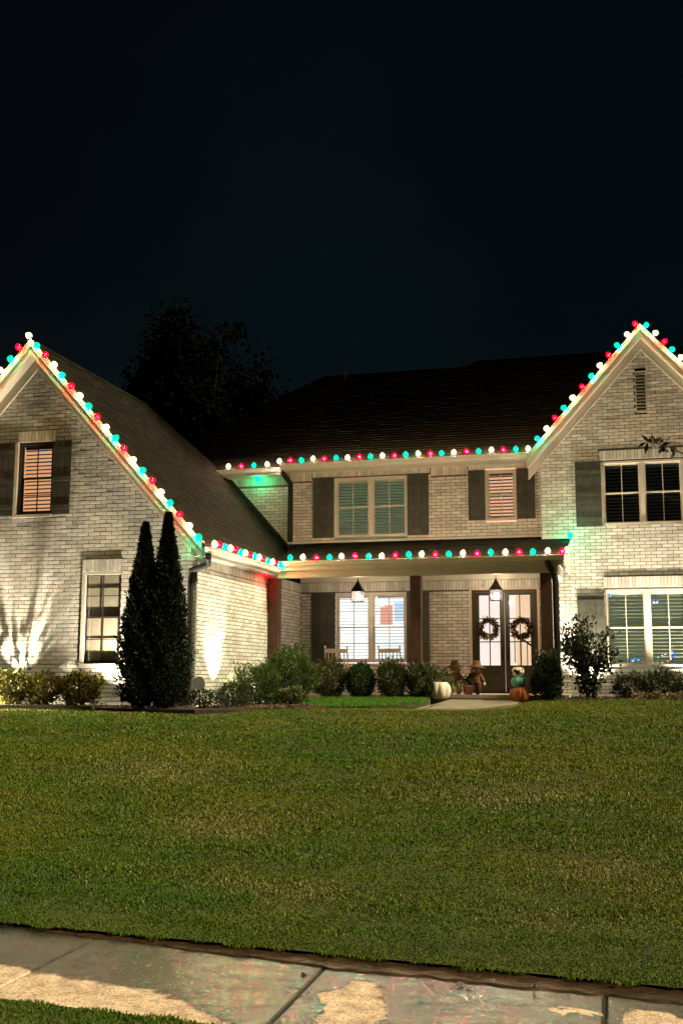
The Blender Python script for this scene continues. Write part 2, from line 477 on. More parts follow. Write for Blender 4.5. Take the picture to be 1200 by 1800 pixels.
# ------------------------------------------------------------------ sidewalk with wet and dry concrete
def wet_concrete():
    m = bpy.data.materials.new('sidewalk_concrete'); m.use_nodes = True
    t = m.node_tree; b = t.nodes['Principled BSDF']
    N = t.nodes.new; L = t.links.new
    geo = N('ShaderNodeNewGeometry')
    nz = N('ShaderNodeTexNoise'); nz.inputs['Scale'].default_value = 3.4; nz.inputs['Detail'].default_value = 8; nz.inputs['Roughness'].default_value = .62
    L(geo.outputs['Position'], nz.inputs['Vector'])
    sub = N('ShaderNodeVectorMath'); sub.operation = 'SUBTRACT'; sub.inputs[1].default_value = (.5, .5, .5)
    L(nz.outputs['Color'], sub.inputs[0])
    scl = N('ShaderNodeVectorMath'); scl.operation = 'SCALE'; scl.inputs['Scale'].default_value = .42
    L(sub.outputs[0], scl.inputs[0])
    pos = N('ShaderNodeVectorMath'); pos.operation = 'ADD'
    L(geo.outputs['Position'], pos.inputs[0]); L(scl.outputs[0], pos.inputs[1])
    # dry islands: ellipses (cx, cy, rx, ry, angle)
    best = None
    for cx, cy, rx, ry, an in ((-3.35, 5.42, 1.15, .36, -.22), (-2.35, 5.18, .75, .30, -.5), (-1.40, 5.52, .175, .46, .15), (-.36, 5.74, .10, .035, 0), (.0, 5.70, .17, .22, .1), (-4.6, 5.6, .9, .5, 0), (1.6, 5.4, .7, .4, 0)):
        mp = N('ShaderNodeMapping'); mp.vector_type = 'TEXTURE'
        mp.inputs['Location'].default_value = (cx, cy, 0); mp.inputs['Rotation'].default_value = (0, 0, an)
        mp.inputs['Scale'].default_value = (rx, ry, 1)
        L(pos.outputs[0], mp.inputs['Vector'])
        ml = N('ShaderNodeVectorMath'); ml.operation = 'MULTIPLY'; ml.inputs[1].default_value = (1, 1, 0)
        L(mp.outputs[0], ml.inputs[0])
        ln = N('ShaderNodeVectorMath'); ln.operation = 'LENGTH'; L(ml.outputs[0], ln.inputs[0])
        if best is None: best = ln.outputs['Value']
        else:
            mn = N('ShaderNodeMath'); mn.operation = 'MINIMUM'
            L(best, mn.inputs[0]); L(ln.outputs['Value'], mn.inputs[1]); best = mn.outputs[0]
    ramp = N('ShaderNodeValToRGB')
    ramp.color_ramp.elements[0].position = .86; ramp.color_ramp.elements[0].color = (1, 1, 1, 1)
    ramp.color_ramp.elements[1].position = 1.0; ramp.color_ramp.elements[1].color = (0, 0, 0, 1)
    L(best, ramp.inputs[0])
    rim = N('ShaderNodeValToRGB')      # damp line round each dry island
    cr = rim.color_ramp
    cr.elements[0].position = .90; cr.elements[0].color = (1, 1, 1, 1)
    cr.elements[1].position = 1.10; cr.elements[1].color = (1, 1, 1, 1)
    e = cr.elements.new(.99); e.color = (.45, .42, .4, 1)
    L(best, rim.inputs[0])
    fine = N('ShaderNodeTexNoise'); fine.inputs['Scale'].default_value = 70; fine.inputs['Detail'].default_value = 4
    L(geo.outputs['Position'], fine.inputs['Vector'])
    mid = N('ShaderNodeTexNoise'); mid.inputs['Scale'].default_value = 9; mid.inputs['Detail'].default_value = 6
    L(geo.outputs['Position'], mid.inputs['Vector'])
    mr = N('ShaderNodeMapRange'); mr.inputs['From Min'].default_value = .3; mr.inputs['From Max'].default_value = .7
    mr.inputs['To Min'].default_value = .65; mr.inputs['To Max'].default_value = 1.3
    L(mid.outputs['Fac'], mr.inputs['Value'])
    mr2 = N('ShaderNodeMapRange'); mr2.inputs['From Min'].default_value = .3; mr2.inputs['From Max'].default_value = .7
    mr2.inputs['To Min'].default_value = .45; mr2.inputs['To Max'].default_value = 1.5
    L(fine.outputs['Fac'], mr2.inputs['Value'])
    def mx(a, bb, fac=None, mode='MULTIPLY'):
        x = N('ShaderNodeMix'); x.data_type = 'RGBA'; x.blend_type = mode
        if fac is None: x.inputs[0].default_value = 1
        else: L(fac, x.inputs[0])
        for sck, val in ((x.inputs[6], a), (x.inputs[7], bb)):
            if isinstance(val, tuple): sck.default_value = (*val, 1)
            else: L(val, sck)
        return x.outputs[2]
    c = mx((.050, .046, .041), (.68, .46, .31), ramp.outputs[0], 'MIX')
    c = mx(c, rim.outputs[0]); c = mx(c, mr.outputs[0]); c = mx(c, mr2.outputs[0])
    L(c, b.inputs['Base Color'])
    ro = N('ShaderNodeMapRange'); ro.inputs['To Min'].default_value = .19; ro.inputs['To Max'].default_value = .9
    L(ramp.outputs[0], ro.inputs['Value'])
    pud = N('ShaderNodeMapRange'); pud.inputs['From Min'].default_value = .35; pud.inputs['From Max'].default_value = .65
    pud.inputs['To Min'].default_value = .55; pud.inputs['To Max'].default_value = 1.6
    L(nz.outputs['Fac'], pud.inputs['Value'])
    rm = N('ShaderNodeMath'); rm.operation = 'MULTIPLY'; L(ro.outputs[0], rm.inputs[0]); L(pud.outputs[0], rm.inputs[1])
    L(rm.outputs[0], b.inputs['Roughness'])
    b.inputs['Specular IOR Level'].default_value = 1.0
    bp = N('ShaderNodeBump'); bp.inputs['Strength'].default_value = .55; bp.inputs['Distance'].default_value = .0045
    ad = N('ShaderNodeMath'); ad.operation = 'ADD'; L(fine.outputs['Fac'], ad.inputs[0])
    mm = N('ShaderNodeMath'); mm.operation = 'MULTIPLY'; mm.inputs[1].default_value = 2.5; L(mid.outputs['Fac'], mm.inputs[0])
    L(mm.outputs[0], ad.inputs[1]); L(ad.outputs[0], bp.inputs['Height']); L(bp.outputs[0], b.inputs['Normal'])
    MATS['sidewalk_concrete'] = m
wet_concrete()
def far_edge(x): return 6.42 - .11 * (x + 1.66)
mb = MB(); mb.hexa([(-20, near_edge(-20), -.2), (14, near_edge(14), -.2), (14, far_edge(14), -.2), (-20, far_edge(-20), -.2),
                    (-20, near_edge(-20), -.008), (14, near_edge(14), -.008), (14, far_edge(14), -.008), (-20, far_edge(-20), -.008)])
side = tag(mb.build('sidewalk', 'soil'), 'wet concrete sidewalk with drying patches', 'sidewalk', kind='structure')
J = [-6.30, -4.78, -3.25, -1.715, -.20, 1.32]
for a, b in zip(J[:-1], J[1:]):
    g = .009; mb = MB(); bev = .008
    def P(x, t, z): return (x + .03 * (1 - t), near_edge(x) + (far_edge(x) - near_edge(x)) * t, z)
    xa, xb = a + g, b - g
    lo = [P(xa, 0, -.02), P(xb, 0, -.02), P(xb, 1, -.02), P(xa, 1, -.02)]
    hi = [P(xa, 0, -.004), P(xb, 0, -.004), P(xb, 1, -.004), P(xa, 1, -.004)]
    ti = [P(xa + bev, .006, .004), P(xb - bev, .006, .004), P(xb - bev, .994, .004), P(xa + bev, .994, .004)]
    for q in range(4):
        r_ = (q + 1) % 4
        mb.face([lo[q], lo[r_], hi[r_], hi[q]]); mb.face([hi[q], hi[r_], ti[r_], ti[q]])
    mb.face(ti)
    mb.build('slab', 'sidewalk_concrete', side)
# mud strip between lawn and concrete
xs = np.linspace(-7, 3, 240)
wv = np.interp(xs, [-7, -4, -3, -1.6, .2, 3], [.03, .05, .10, .235, .22, .2]) + .012 * np.sin(xs * 7) + .01 * np.sin(xs * 19 + 1) + .008 * np.sin(xs * 41)
V = []; nx = len(xs)
for k, tt in enumerate((0, .15, .5, .85, 1.0, 1.3)):
    yy = lawn_edge(xs) + .03 - wv * tt if tt <= 1 else lawn_edge(xs) + .03 - wv
    zz = np.interp(tt, [0, .15, .5, .85, 1.0, 1.3], [.03, .018, .013, .011, .008, -.01]) + .004 * np.sin(xs * 31 + k * 2) * (tt < 1)
    V.append(np.stack([xs, yy, zz], 1))
V = np.stack(V, 1).reshape(-1, 3)
i = (np.arange(nx - 1)[:, None] * 6 + np.arange(5)[None, :]).ravel()
Q = np.stack([i, i + 1, i + 7, i + 6], 1)
tag(np_mesh('mud', V, [Q], np.ones((len(Q), 3)), 'mud', smooth=True), 'wet brown mud strip between lawn edge and sidewalk', 'mud', kind='structure')

# ------------------------------------------------------------------ house
YL, YM, YR, YB = 20.4, 27.5, 27.05, 25.05
XW, XA, SLOPE, ZA = -8.29, -11.98, 1.12, 8.58
XG, ZG = .447, 10.03
house = empty('house', (0, 0, 0))
tag(house, 'two storey pale painted brick house with two steep front gables and a porch', 'house')
CH, BL, BH, BT = .0813, .254, .0675, .240     # course height, brick pitch, brick height, brick length
BRICKS = []   # (center, axis, screen priority) of candidates for single bricks
brick_tints = [(1.0, .99, .97), (.92, .90, .86), (1.07, 1.05, 1.0), (.85, .83, .78), (1.0, .96, .90), (.78, .75, .70)]

def brick_wall(name, O, U, N, z0, z1, lim, openings, single=None, soldiers=(), depth=.011):
    """O origin (x,y); U unit run direction; N outward. lim(z)->(u0,u1). openings (u0,u1,z0,z1)."""
    U = Vector((*U, 0)); N = Vector((*N, 0)); O = Vector((*O, 0))
    wall = MB(); bw = MB(); singles = []
    def P(u, z, n): return tuple(O + U * u + Vector((0, 0, z)) + N * n)
    def addbrick(u0, u1, za, zb, n, tint):
        p = [(u0, za), (u1, za), (u1, zb), (u0, zb)]
        i = len(bw.v)
        e = .003
        bw.v += [P(a, b, -.004) for a, b in p] + [P(a, b, n - .002) for a, b in p] + \
                [P(u0 + e, za + e, n), P(u1 - e, za + e, n), P(u1 - e, zb - e, n), P(u0 + e, zb - e, n)]
        for q in range(4):
            r_ = (q + 1) % 4
            bw.f.append((i + q, i + r_, i + 4 + r_, i + 4 + q)); bw.c.append(tint)
            bw.f.append((i + 4 + q, i + 4 + r_, i + 8 + r_, i + 8 + q)); bw.c.append(tint)
        bw.f.append((i + 8, i + 9, i + 10, i + 11)); bw.c.append(tint)
    def spans(zm, zlo, zhi):
        a, b = lim(zm)
        iv = [(a, b)] if b > a else []
        for (o0, o1, p0, p1) in openings:
            if zhi > p0 + .01 and zlo < p1 - .01:
                nv = []
                for (s0, s1) in iv:
                    if o1 <= s0 or o0 >= s1: nv.append((s0, s1)); continue
                    if o0 > s0: nv.append((s0, o0))
                    if o1 < s1: nv.append((o1, s1))
                iv = nv
        return iv
    row = 0; z = z0
    allop = list(openings)
    while z < z1 - .02:
        zb = min(z + CH, z1)
        for (s0, s1) in spans((z + zb) / 2, z, zb):
            wall.face([P(s0, z, 0), P(s1, z, 0), P(s1, zb, 0), P(s0, zb, 0)])
        sold = [(a, b, c_, d_, 0) for (a, b, c_, d_, _) in soldiers]
        sv = openings
        iv = spans((z + zb) / 2, z, zb)
        for (a, b, c_, d_, _) in soldiers:
            if zb > c_ + .02 and z < d_ - .02:
                nv = []
                for (s0, s1) in iv:
                    if b <= s0 or a >= s1: nv.append((s0, s1)); continue
                    if a > s0: nv.append((s0, a))
                    if b < s1: nv.append((b, s1))
                iv = nv
        off = (row % 2) * BL / 2 + random.uniform(-.004, .004)
        for (s0, s1) in iv:
            k = math.floor((s0 - off) / BL)
            while True:
                u0 = off + k * BL + .005; u1 = u0 + BT
                k += 1
                if u0 > s1 - .03: break
                a, b = max(u0, s0), min(u1, s1)
                if b - a < .03: continue
                if zb - z < CH - .005: tz = zb - .003
                else: tz = z + BH + .004
                n = depth + random.uniform(-.002, .003)
                ti = random.choice(brick_tints); jj = random.uniform(.93, 1.07)
                full = (b - a) > BT - .002 and zb - z > CH - .005
                if single and full and single((a + b) / 2, (z + zb) / 2) and len(singles) < 300:
                    singles.append(((a + b) / 2, z + .004 + BH / 2, n))
                else:
                    addbrick(a, b, z + .004, tz, n, tuple(c * jj for c in ti))
        z = zb; row += 1
    for (a, b, c_, d_, pr) in soldiers:
        u = a
        nb = max(1, round((b - a) / CH)); st = (b - a) / nb
        for k in range(nb):
            jj = random.uniform(.9, 1.08)
            ti = random.choice(brick_tints)
            addbrick(a + k * st + .004, a + (k + 1) * st - .004, c_ + .004, d_ - .004, depth + pr + random.uniform(-.002, .002), tuple(c * jj for c in ti))
        if pr > .01:   # bed behind a projecting header
            wall.face([P(a, c_, pr), P(b, c_, pr), P(b, d_, pr), P(a, d_, pr)])
            wall.face([P(a, d_, 0), P(b, d_, 0), P(b, d_, pr), P(a, d_, pr)][::-1])
            wall.face([P(a, c_, 0), P(b, c_, 0), P(b, c_, pr), P(a, c_, pr)])
    wo = wall.build(name, 'mortar', house)
    bo = bw.build('brickwork', 'brick', wo); bo['kind'] = 'stuff'
    if singles:
        base = []
        for ti in brick_tints:
            m_ = MB(); h = BT / 2; e = .003; q = BH / 2
            pts = [(-h, -q), (h, -q), (h, q), (-h, q)]
            m_.v = [(a, .015, b) for a, b in pts] + [(a, .002, b) for a, b in pts] + [(-h + e, 0, -q + e), (h - e, 0, -q + e), (h - e, 0, q - e), (-h + e, 0, q - e)]
            for r0 in range(4):
                r1 = (r0 + 1) % 4
                m_.f += [(r0, r1, 4 + r1, 4 + r0), (4 + r0, 4 + r1, 8 + r1, 8 + r0)]; m_.c += [ti, ti]
            m_.f.append((8, 9, 10, 11)); m_.c.append(ti)
            base.append(m_.mesh('brick', 'brick'))
        for (u, z, n) in singles:
            o = bpy.data.objects.new('brick', random.choice(base))
            o.location = P(u, z, n)
            o.rotation_euler = (0, 0, math.atan2(U.y, U.x))
            link(o, wo)
    return wo

# openings
W_LU = (-12.354, -11.528, 4.92, 6.46); W_LL = (-10.76, -9.91, 1.84, 3.69)
W_MU = (-7.376, -5.45, 5.16, 6.735); W_MS = (-3.443, -2.67, 5.49, 6.77)
W_P = (-7.336, -5.485, 1.95, 3.72); D_P = (-3.83, -2.225, 1.2, 3.735)
W_RU = (-.584, 1.316, 5.2, 6.765); W_RL = (-.60, 1.34, 1.84, 3.66)

def gab(z): 
    h = (ZA - .12 - z) / SLOPE
    return (max(-15.67, XA - h), min(XW, XA + h))
brick_wall('gable_wall', (0, YL), (1, 0), (0, -1), .86, 8.45, gab, [W_LU, W_LL],
           single=lambda u, z: -12.75 < u < -9.2 and 2.25 < z < 4.85 and not (u > -9.55 and z < 3.2),
           soldiers=[(W_LU[0] - .03, W_LU[1] + .03, 6.46, 6.70, .012), (W_LL[0], W_LL[1], 3.69, 3.945, .03)])
brick_wall('side_wall', (XW, 0), (0, 1), (1, 0), .9, 3.98, lambda z: (YL, YM), [], soldiers=[(YL + .02, YM, 3.75, 3.98, 0)])
def rgab(z):
    h = (ZG - .14 - z) / SLOPE
    return (max(-2.03, XG - h), min(2.92, XG + h))
brick_wall('gable_wall', (0, YR), (1, 0), (0, -1), .9, 9.85, rgab, [W_RU, W_RL, (.285, .545, 7.93, 8.96)],
           soldiers=[(-.62, 1.36, 6.79, 7.03, .012), (-.60, 1.34, 3.70, 3.96, .035)])
brick_wall('porch_wall', (0, YM), (1, 0), (0, -1), 1.2, 4.06, lambda z: (XW, -2.03), [W_P, D_P], soldiers=[(XW, -2.03, 3.75, 3.99, 0)])
brick_wall('upper_wall', (0, YM), (1, 0), (0, -1), 5.02, 6.92, lambda z: (-8.62, -2.03), [W_MU, W_MS], soldiers=[(-8.60, W_MU[0] - .62, 6.68, 6.90, 0), (W_MU[0] - .6, W_MU[1] + .6, 6.76, 6.90, 0), (W_MU[1] + .62, W_MS[0] - .45, 6.68, 6.90, 0), (W_MS[0] - .43, -2.05, 6.79, 6.90, 0)])
brick_wall('upper_wall', (0, YM + .4), (1, 0), (0, -1), 4.6, 6.92, lambda z: (-11.2, -8.62), [], soldiers=[(-11.2, -8.64, 6.68, 6.90, 0)])
brick_wall('return_wall', (-8.62, 0), (0, 1), (-1, 0), 4.6, 6.92, lambda z: (YM, YM + .4), [])
brick_wall('return_wall', (-2.03, 0), (0, 1), (-1, 0), 1.0, 7.3, lambda z: (YR, YM), [])
# solid backing so that no light leaks through
mb = MB()
mb.box(-15.6, XW - .05, YL + .8, YM + .4, .5, 4.0); mb.build('wall_core', 'interior_dark', house)

# ---------- windows
def window(x0, x1, z0, z1, Y, units, fm, room, slats='slat', tilt=.9, muntin=1, hm=0, depth=.5, pitch=.08, lower=True, blind_to=None, casing=.055):
    fr = MB(); c = casing
    yf, yb = Y + .012, Y + .13
    fr.box(x0, x0 + c, yf, yb, z0, z1); fr.box(x1 - c, x1, yf, yb, z0, z1)
    fr.box(x0 + c, x1 - c, yf, yb, z1 - c, z1); fr.box(x0 + c, x1 - c, yf - .02, yb, z0, z0 + c)
    F_ = fr.build('window', fm, house)
    ux = []
    if units == 2:
        xm = (x0 + x1) / 2; mw = .055
        MB().box(xm - mw, xm + mw, yf + .004, yb, z0 + c, z1 - c).build('mullion', fm, F_)
        ux = [(x0 + c, xm - mw), (xm + mw, x1 - c)]
    else: ux = [(x0 + c, x1 - c)]
    zm = (z0 + z1) / 2
    for (a, b) in ux:
        for (p, q, yy) in ((zm - .012, z1 - c, Y + .055), (z0 + c, zm + .022, Y + .085)):
            s_ = MB(); e = .034
            s_.box(a, a + e, yy, yy + .028, p, q); s_.box(b - e, b, yy, yy + .028, p, q)
            s_.box(a + e, b - e, yy, yy + .028, q - e, q); s_.box(a + e, b - e, yy, yy + .028, p, p + e)
            so_ = s_.build('sash', fm, F_)
            pn = MB(); pn.box(a + e, b - e, yy + .012, yy + .016, p + e, q - e); pn.build('pane', 'glass', F_)
            mu = MB()
            for k in range(muntin):
                xm_ = a + (b - a) * (k + 1) / (muntin + 1)
                mu.box(xm_ - .009, xm_ + .009, yy + .002, yy + .022, p + e, q - e)
            for k in range(hm):
                zz = p + (q - p) * (k + 1) / (hm + 1)
                mu.box(a + e, b - e, yy + .003, yy + .021, zz - .009, zz + .009)
            if mu.v: mu.build('muntin', fm, F_)
        if slats:
            zz = z1 - c - .10
            hr = MB().box(a + .01, b - .01, Y + .15, Y + .20, z1 - c - .07, z1 - c - .005); hr.build('headrail', slats, F_)
            me = MB(); hw = .034; L = b - a - .03
            ca, sa = math.cos(tilt), math.sin(tilt)
            th = .0015
            me.hexa([(-L / 2, -hw * ca, -hw * sa - th), (L / 2, -hw * ca, -hw * sa - th), (L / 2, hw * ca, hw * sa - th), (-L / 2, hw * ca, hw * sa - th),
                     (-L / 2, -hw * ca, -hw * sa + th), (L / 2, -hw * ca, -hw * sa + th), (L / 2, hw * ca, hw * sa + th), (-L / 2, hw * ca, hw * sa + th)])
            md = me.mesh('slat', slats)
            zend = z0 + c + .02 if blind_to is None else blind_to
            while zz > zend:
                o = bpy.data.objects.new('slat', md); o.location = ((a + b) / 2, Y + .175, zz + random.uniform(-.003, .003))
                o.rotation_euler = (0, random.uniform(-.003, .003), 0)
                link(o, F_); zz -= pitch
    # room behind
    rb = MB(); ex = .25
    rb.box(x0 - ex, x1 + ex, Y + depth, Y + depth + .05, z0 - ex, z1 + ex)
    rb.build('room_wall', room, F_)
    bx_ = MB()
    bx_.box(x0 - ex - .05, x0 - ex, Y + .14, Y + depth, z0 - ex, z1 + ex); bx_.box(x1 + ex, x1 + ex + .05, Y + .14, Y + depth, z0 - ex, z1 + ex)
    bx_.box(x0 - ex, x1 + ex, Y + .14, Y + depth, z1 + ex, z1 + ex + .05); bx_.box(x0 - ex, x1 + ex, Y + .14, Y + depth, z0 - ex - .05, z0 - ex)
    bx_.build('reveal', 'interior_dark', F_)
    return F_
def shutter(x0, x1, z0, z1, Y, rails, name_label=None):
    s_ = MB(); s_.box(x0 + .008, x1 - .008, Y - .028, Y - .013, z0, z1)
    S = s_.build('shutter', 'shutter', house)
    n = 3 if x1 - x0 > .35 else 2
    wv = (x1 - x0) / n
    for k in range(n):
        MB().box(x0 + k * wv + .004, x0 + (k + 1) * wv - .004, Y - .045, Y - .027, z0 + .004, z1 - .004).build('board', 'shutter', S)
    for t in rails:
        zc = z0 + (z1 - z0) * t
        MB().box(x0 + .004, x1 - .004, Y - .062, Y - .0445, zc - .045, zc + .045).build('batten', 'shutter', S)
    return S

wl = window(*W_LU, YL, 1, 'frame_dark', 'room_peach', 'slat_shaded', .58, muntin=1, hm=1, pitch=.082)
MB().box(W_LU[0] - .065, W_LU[0] + .002, YL - .045, YL + .05, W_LU[2] - .06, W_LU[3]).build('casing', 'frame_light', wl)
MB().box(W_LU[0] + .002, W_LU[1], YL - .045, YL + .03, W_LU[2] - .06, W_LU[2] - .002).build('sill', 'frame_light', wl)
shutter(W_LU[0] - .50, W_LU[0] - .07, 4.90, 6.46, YL, (.12, .48, .88))
shutter(W_LU[1] + .002, W_LU[1] + .41, 4.90, 6.45, YL, (.10, .48, .88))
# lower left window: dark sashes over a pale drawn shade
wl = window(*W_LL, YL, 1, 'frame_dark', 'curtain', None, muntin=1, hm=1, depth=.122, casing=.032)
MB().box(W_LL[0] - .002, W_LL[0] + .075, YL - .035, YL + .011, W_LL[2], W_LL[3]).build('casing', 'frame_light', wl)
MB().box(W_LL[0] + .075, W_LL[1], YL - .035, YL + .011, W_LL[3] - .06, W_LL[3] - .002).build('casing', 'frame_light', wl)
MB().box(W_LL[0], W_LL[1], YL - .06, YL + .012, W_LL[2] - .065, W_LL[2] - .001).build('sill', 'frame_light', wl)
window(*W_MU, YM, 2, 'frame_light', 'room_dim', 'slat', .5, pitch=.078)
shutter(-7.96, -7.38, 5.16, 6.75, YM, (.14, .5, .82)); shutter(-5.446, -4.886, 5.16, 6.75, YM, (.14, .46, .82))
window(*W_MS, YM, 1, 'frame_light', 'room_pink', 'slat_shaded', .62, pitch=.085)
shutter(-3.876, -3.447, 5.49, 6.77, YM, (.15, .45, .8)); shutter(-2.666, -2.205, 5.49, 6.77, YM, (.15, .45, .8))
wp = window(*W_P, YM, 2, 'frame_light', 'room_white', 'slat', .25, muntin=1, hm=1, pitch=.08, depth=.9)
MB().box(-6.30, -5.98, YM + .6, YM + .64, 2.93, 3.42).build('picture', 'picture_glow_red', wp)
MB().box(-5.93, -5.66, YM + .6, YM + .64, 3.02, 3.50).build('picture', 'picture_glow_blue', wp)
shutter(-7.976, -7.34, 1.95, 3.735, YM, (.08, .5, .92)); shutter(-5.481, -4.9, 1.95, 3.735, YM, (.08, .5, .92))
window(*W_RU, YR, 2, 'frame_light', 'interior_dark', 'slat_shaded', .6, pitch=.082, depth=1.2)
shutter(-1.206, -.588, 5.18, 6.78, YR, (.12, .5, .84)); shutter(1.32, 1.93, 5.18, 6.78, YR, (.12, .5, .84))
wr = window(*W_RL, YR, 2, 'frame_light', 'room_dim', 'slat', .35, pitch=.084, depth=1.0)
shutter(-1.235, -.604, 1.84, 3.55, YR, (.38, .90)); shutter(1.344, 1.95, 1.84, 3.55, YR, (.38, .90))
# louvred gable vent
v = MB(); v.box(.285, .305, YR - .02, YR + .1, 7.93, 8.96); v.box(.525, .545, YR - .02, YR + .1, 7.93, 8.96)
v.box(.305, .525, YR - .02, YR + .1, 8.935, 8.96); v.box(.305, .525, YR - .02, YR + .1, 7.93, 7.955)
vt = v.build('louvre_vent', 'frame_light', house)
MB().box(.285, .545, YR + .1, YR + .13, 7.93, 8.96).build('vent_back', 'interior_dark', vt)
md = MB().hexa([(-.11, -.012, -.026), (.11, -.012, -.026), (.11, .05, .024), (-.11, .05, .024), (-.11, -.012, -.016), (.11, -.012, -.016), (.11, .05, .034), (-.11, .05, .034)]).mesh('louvre', 'frame_light')
for k in range(12):
    o = bpy.data.objects.new('louvre', md); o.location = (.415, YR, 7.985 + k * .082); link(o, vt)

# ---------- front doors
dx0, dx1, dz0, dz1 = D_P
fr = MB(); fr.box(dx0, dx0 + .06, YM - .02, YM + .12, dz0, dz1); fr.box(dx1 - .06, dx1, YM - .02, YM + .12, dz0, dz1)
fr.box(dx0 + .06, dx1 - .06, YM - .02, YM + .12, dz1 - .06, dz1)
df = fr.build('door_frame', 'door', house)
MB().box(dx0 - .06, dx0 - .002, YM - .035, YM + .02, dz0, dz1 + .06).build('casing', 'curtain', df)
MB().box(dx1 + .002, dx1 + .06, YM - .035, YM + .02, dz0, dz1 + .06).build('casing', 'curtain', df)
MB().box(dx0 - .002, dx1 + .002, YM - .035, YM + .02, dz1 + .002, dz1 + .06).build('casing', 'curtain', df)
xm = (dx0 + dx1) / 2
for (a, b, hs) in ((dx0 + .06, xm - .004, 1), (xm + .004, dx1 - .06, -1)):
    d = MB(); st = .115; y0, y1 = YM + .03, YM + .075
    g0, g1 = 1.88, 3.60
    d.box(a, a + st, y0, y1, dz0 + .02, dz1 - .065); d.box(b - st, b, y0, y1, dz0 + .02, dz1 - .065)
    d.box(a + st, b - st, y0, y1, g1, dz1 - .065); d.box(a + st, b - st, y0, y1, 1.72, g0)
    d.box(a + st, b - st, y0, y1, dz0 + .02, dz0 + .17); d.box(a + st, b - st, y0 + .018, y1 - .005, dz0 + .17, 1.72)
    d.box(a + st + .05, b - st - .05, y0 + .006, y1 - .01, dz0 + .22, 1.67)
    D = d.build('door', 'door', house)
    xc = (a + b) / 2
    gh = (g1 - g0) / 3
    for r_ in range(3):
        for (p, q) in ((a + st, xc - .01), (xc + .01, b - st)):
            MB().box(p, q, y0 + .02, y0 + .024, g0 + r_ * gh + .01, g0 + (r_ + 1) * gh - .01).build('pane', 'glass', D)
    mu = MB(); mu.box(xc - .012, xc + .012, y0 + .008, y1 - .008, g0, g1)
    for r_ in (1, 2): mu.box(a + st, b - st, y0 + .009, y1 - .009, g0 + r_ * gh - .012, g0 + r_ * gh + .012)
    mu.build('muntin', 'door', D)
    hx = b - .06 if hs == 1 else a + .06
    h = MB(); h.box(hx - .02, hx + .02, y0 - .012, y0, 2.0, 2.28); h.tube([(hx, y0 - .05, 2.05), (hx, y0 - .06, 2.15), (hx, y0 - .012, 2.24)], .009, 6)
    h.build('door_handle', 'metal_dark', D)
MB().box(dx0, dx1, YM - .08, YM + .14, 1.195, 1.225).build('threshold', 'metal_dark', df)
hb = MB(); hb.box(-4.6, -1.4, YM + 2.8, YM + 2.85, 1.2, 4.2); hb.build('room_wall', 'room_hall', df)
MB().box(-2.98, -1.46, YM + 2.3, YM + 2.34, 1.2, 4.05).build('stair_wall_glow', 'room_stair', df)  # glowing panel, added to warm the right half of the hall
hs_ = MB(); hs_.box(-4.6, -4.55, YM + .2, YM + 2.8, 1.2, 4.2); hs_.box(-1.45, -1.4, YM + .2, YM + 2.8, 1.2, 4.2); hs_.build('hall_wall', 'trim', df)
MB().box(-4.6, -1.4, YM + .1, YM + 2.85, 1.12, 1.2).build('hall_floor', 'hall_wood', df)
MB().box(-4.6, -1.4, YM + .1, YM + 2.85, 4.06, 4.1).build('hall_ceiling', 'trim', df)
# stair rail seen through the right door leaf
rl = empty('stair_railing', (-2.4, YM + 1.6, 1.2)); tag(rl, 'dark stair railing seen through the glass of the right door', 'railing')
def rel(o, root): o.location = -root.location; return o
rel(MB().tube([(-3.05, YM + 1.6, 2.78), (-1.9, YM + 1.6, 1.95)], .028, 6).build('handrail', 'hall_wood', rl), rl)
for k in range(7):
    x = -2.95 + k * .16; zt = 2.78 - (x + 3.05) * .72
    rel(MB().tube([(x, YM + 1.6, zt), (x, YM + 1.6, max(1.25, zt - .75))], .012, 6).build('baluster', 'hall_wood', rl), rl)
rel(MB().box(-1.95, -1.85, YM + 1.55, YM + 1.65, 1.2, 2.1).build('newel_post', 'hall_wood', rl), rl)

# ---------- roofs made of shingle courses
def shingle_slope(name, P0, U, V, lim, nrow, exp=.145, wid=.33):
    """P0 eave origin, U along the eave, V unit up-slope; lim(v)->(u0,u1)"""
    U = Vector(U).normalized(); V = Vector(V).normalized(); N = U.cross(V).normalized()
    if N.z < 0: N = -N
    P0 = Vector(P0); sh = MB(); deck = MB()
    for r_ in range(nrow):
        v0, v1 = r_ * exp, (r_ + 1) * exp + .02
        a, b = lim(v0 + exp * .5)
        if b - a < .05: continue
        u = a - random.random() * wid
        while u < b:
            wd = wid * random.uniform(.5, 1.2)
            p, q = max(u, a), min(u + wd - .004, b)
            u += wd
            if q - p < .02: continue
            th = .011 + random.choice((0, 0, .004, .007))
            k = random.choice((.75, .9, 1.0, 1.0, 1.15, 1.3)); tc = (k, k * random.uniform(.96, 1.02), k * random.uniform(.92, 1.0))
            A = P0 + U * p + V * v0; B = P0 + U * q + V * v0; C_ = P0 + U * q + V * v1; D_ = P0 + U * p + V * v1
            i = len(sh.v)
            sh.v += [tuple(A), tuple(B), tuple(A + N * th), tuple(B + N * th), tuple(C_ + N * .002), tuple(D_ + N * .002)]
            for f in ((0, 1, 3, 2), (2, 3, 4, 5), (0, 2, 5), (1, 4, 3)):
                sh.f.append(tuple(i + z_ for z_ in f)); sh.c.append(tc)
    return sh
def roof_part(name, polys, sh, thick=.05):
    d = MB()
    for poly in polys:
        d.face(poly)
    R = d.build(name, 'shingle', house)
    s_ = sh.build('shingles', 'shingle', R); s_['kind'] = 'stuff'
    return R
XE = -8.0                              # wing eave
zE = ZA - SLOPE * (XE - XA)
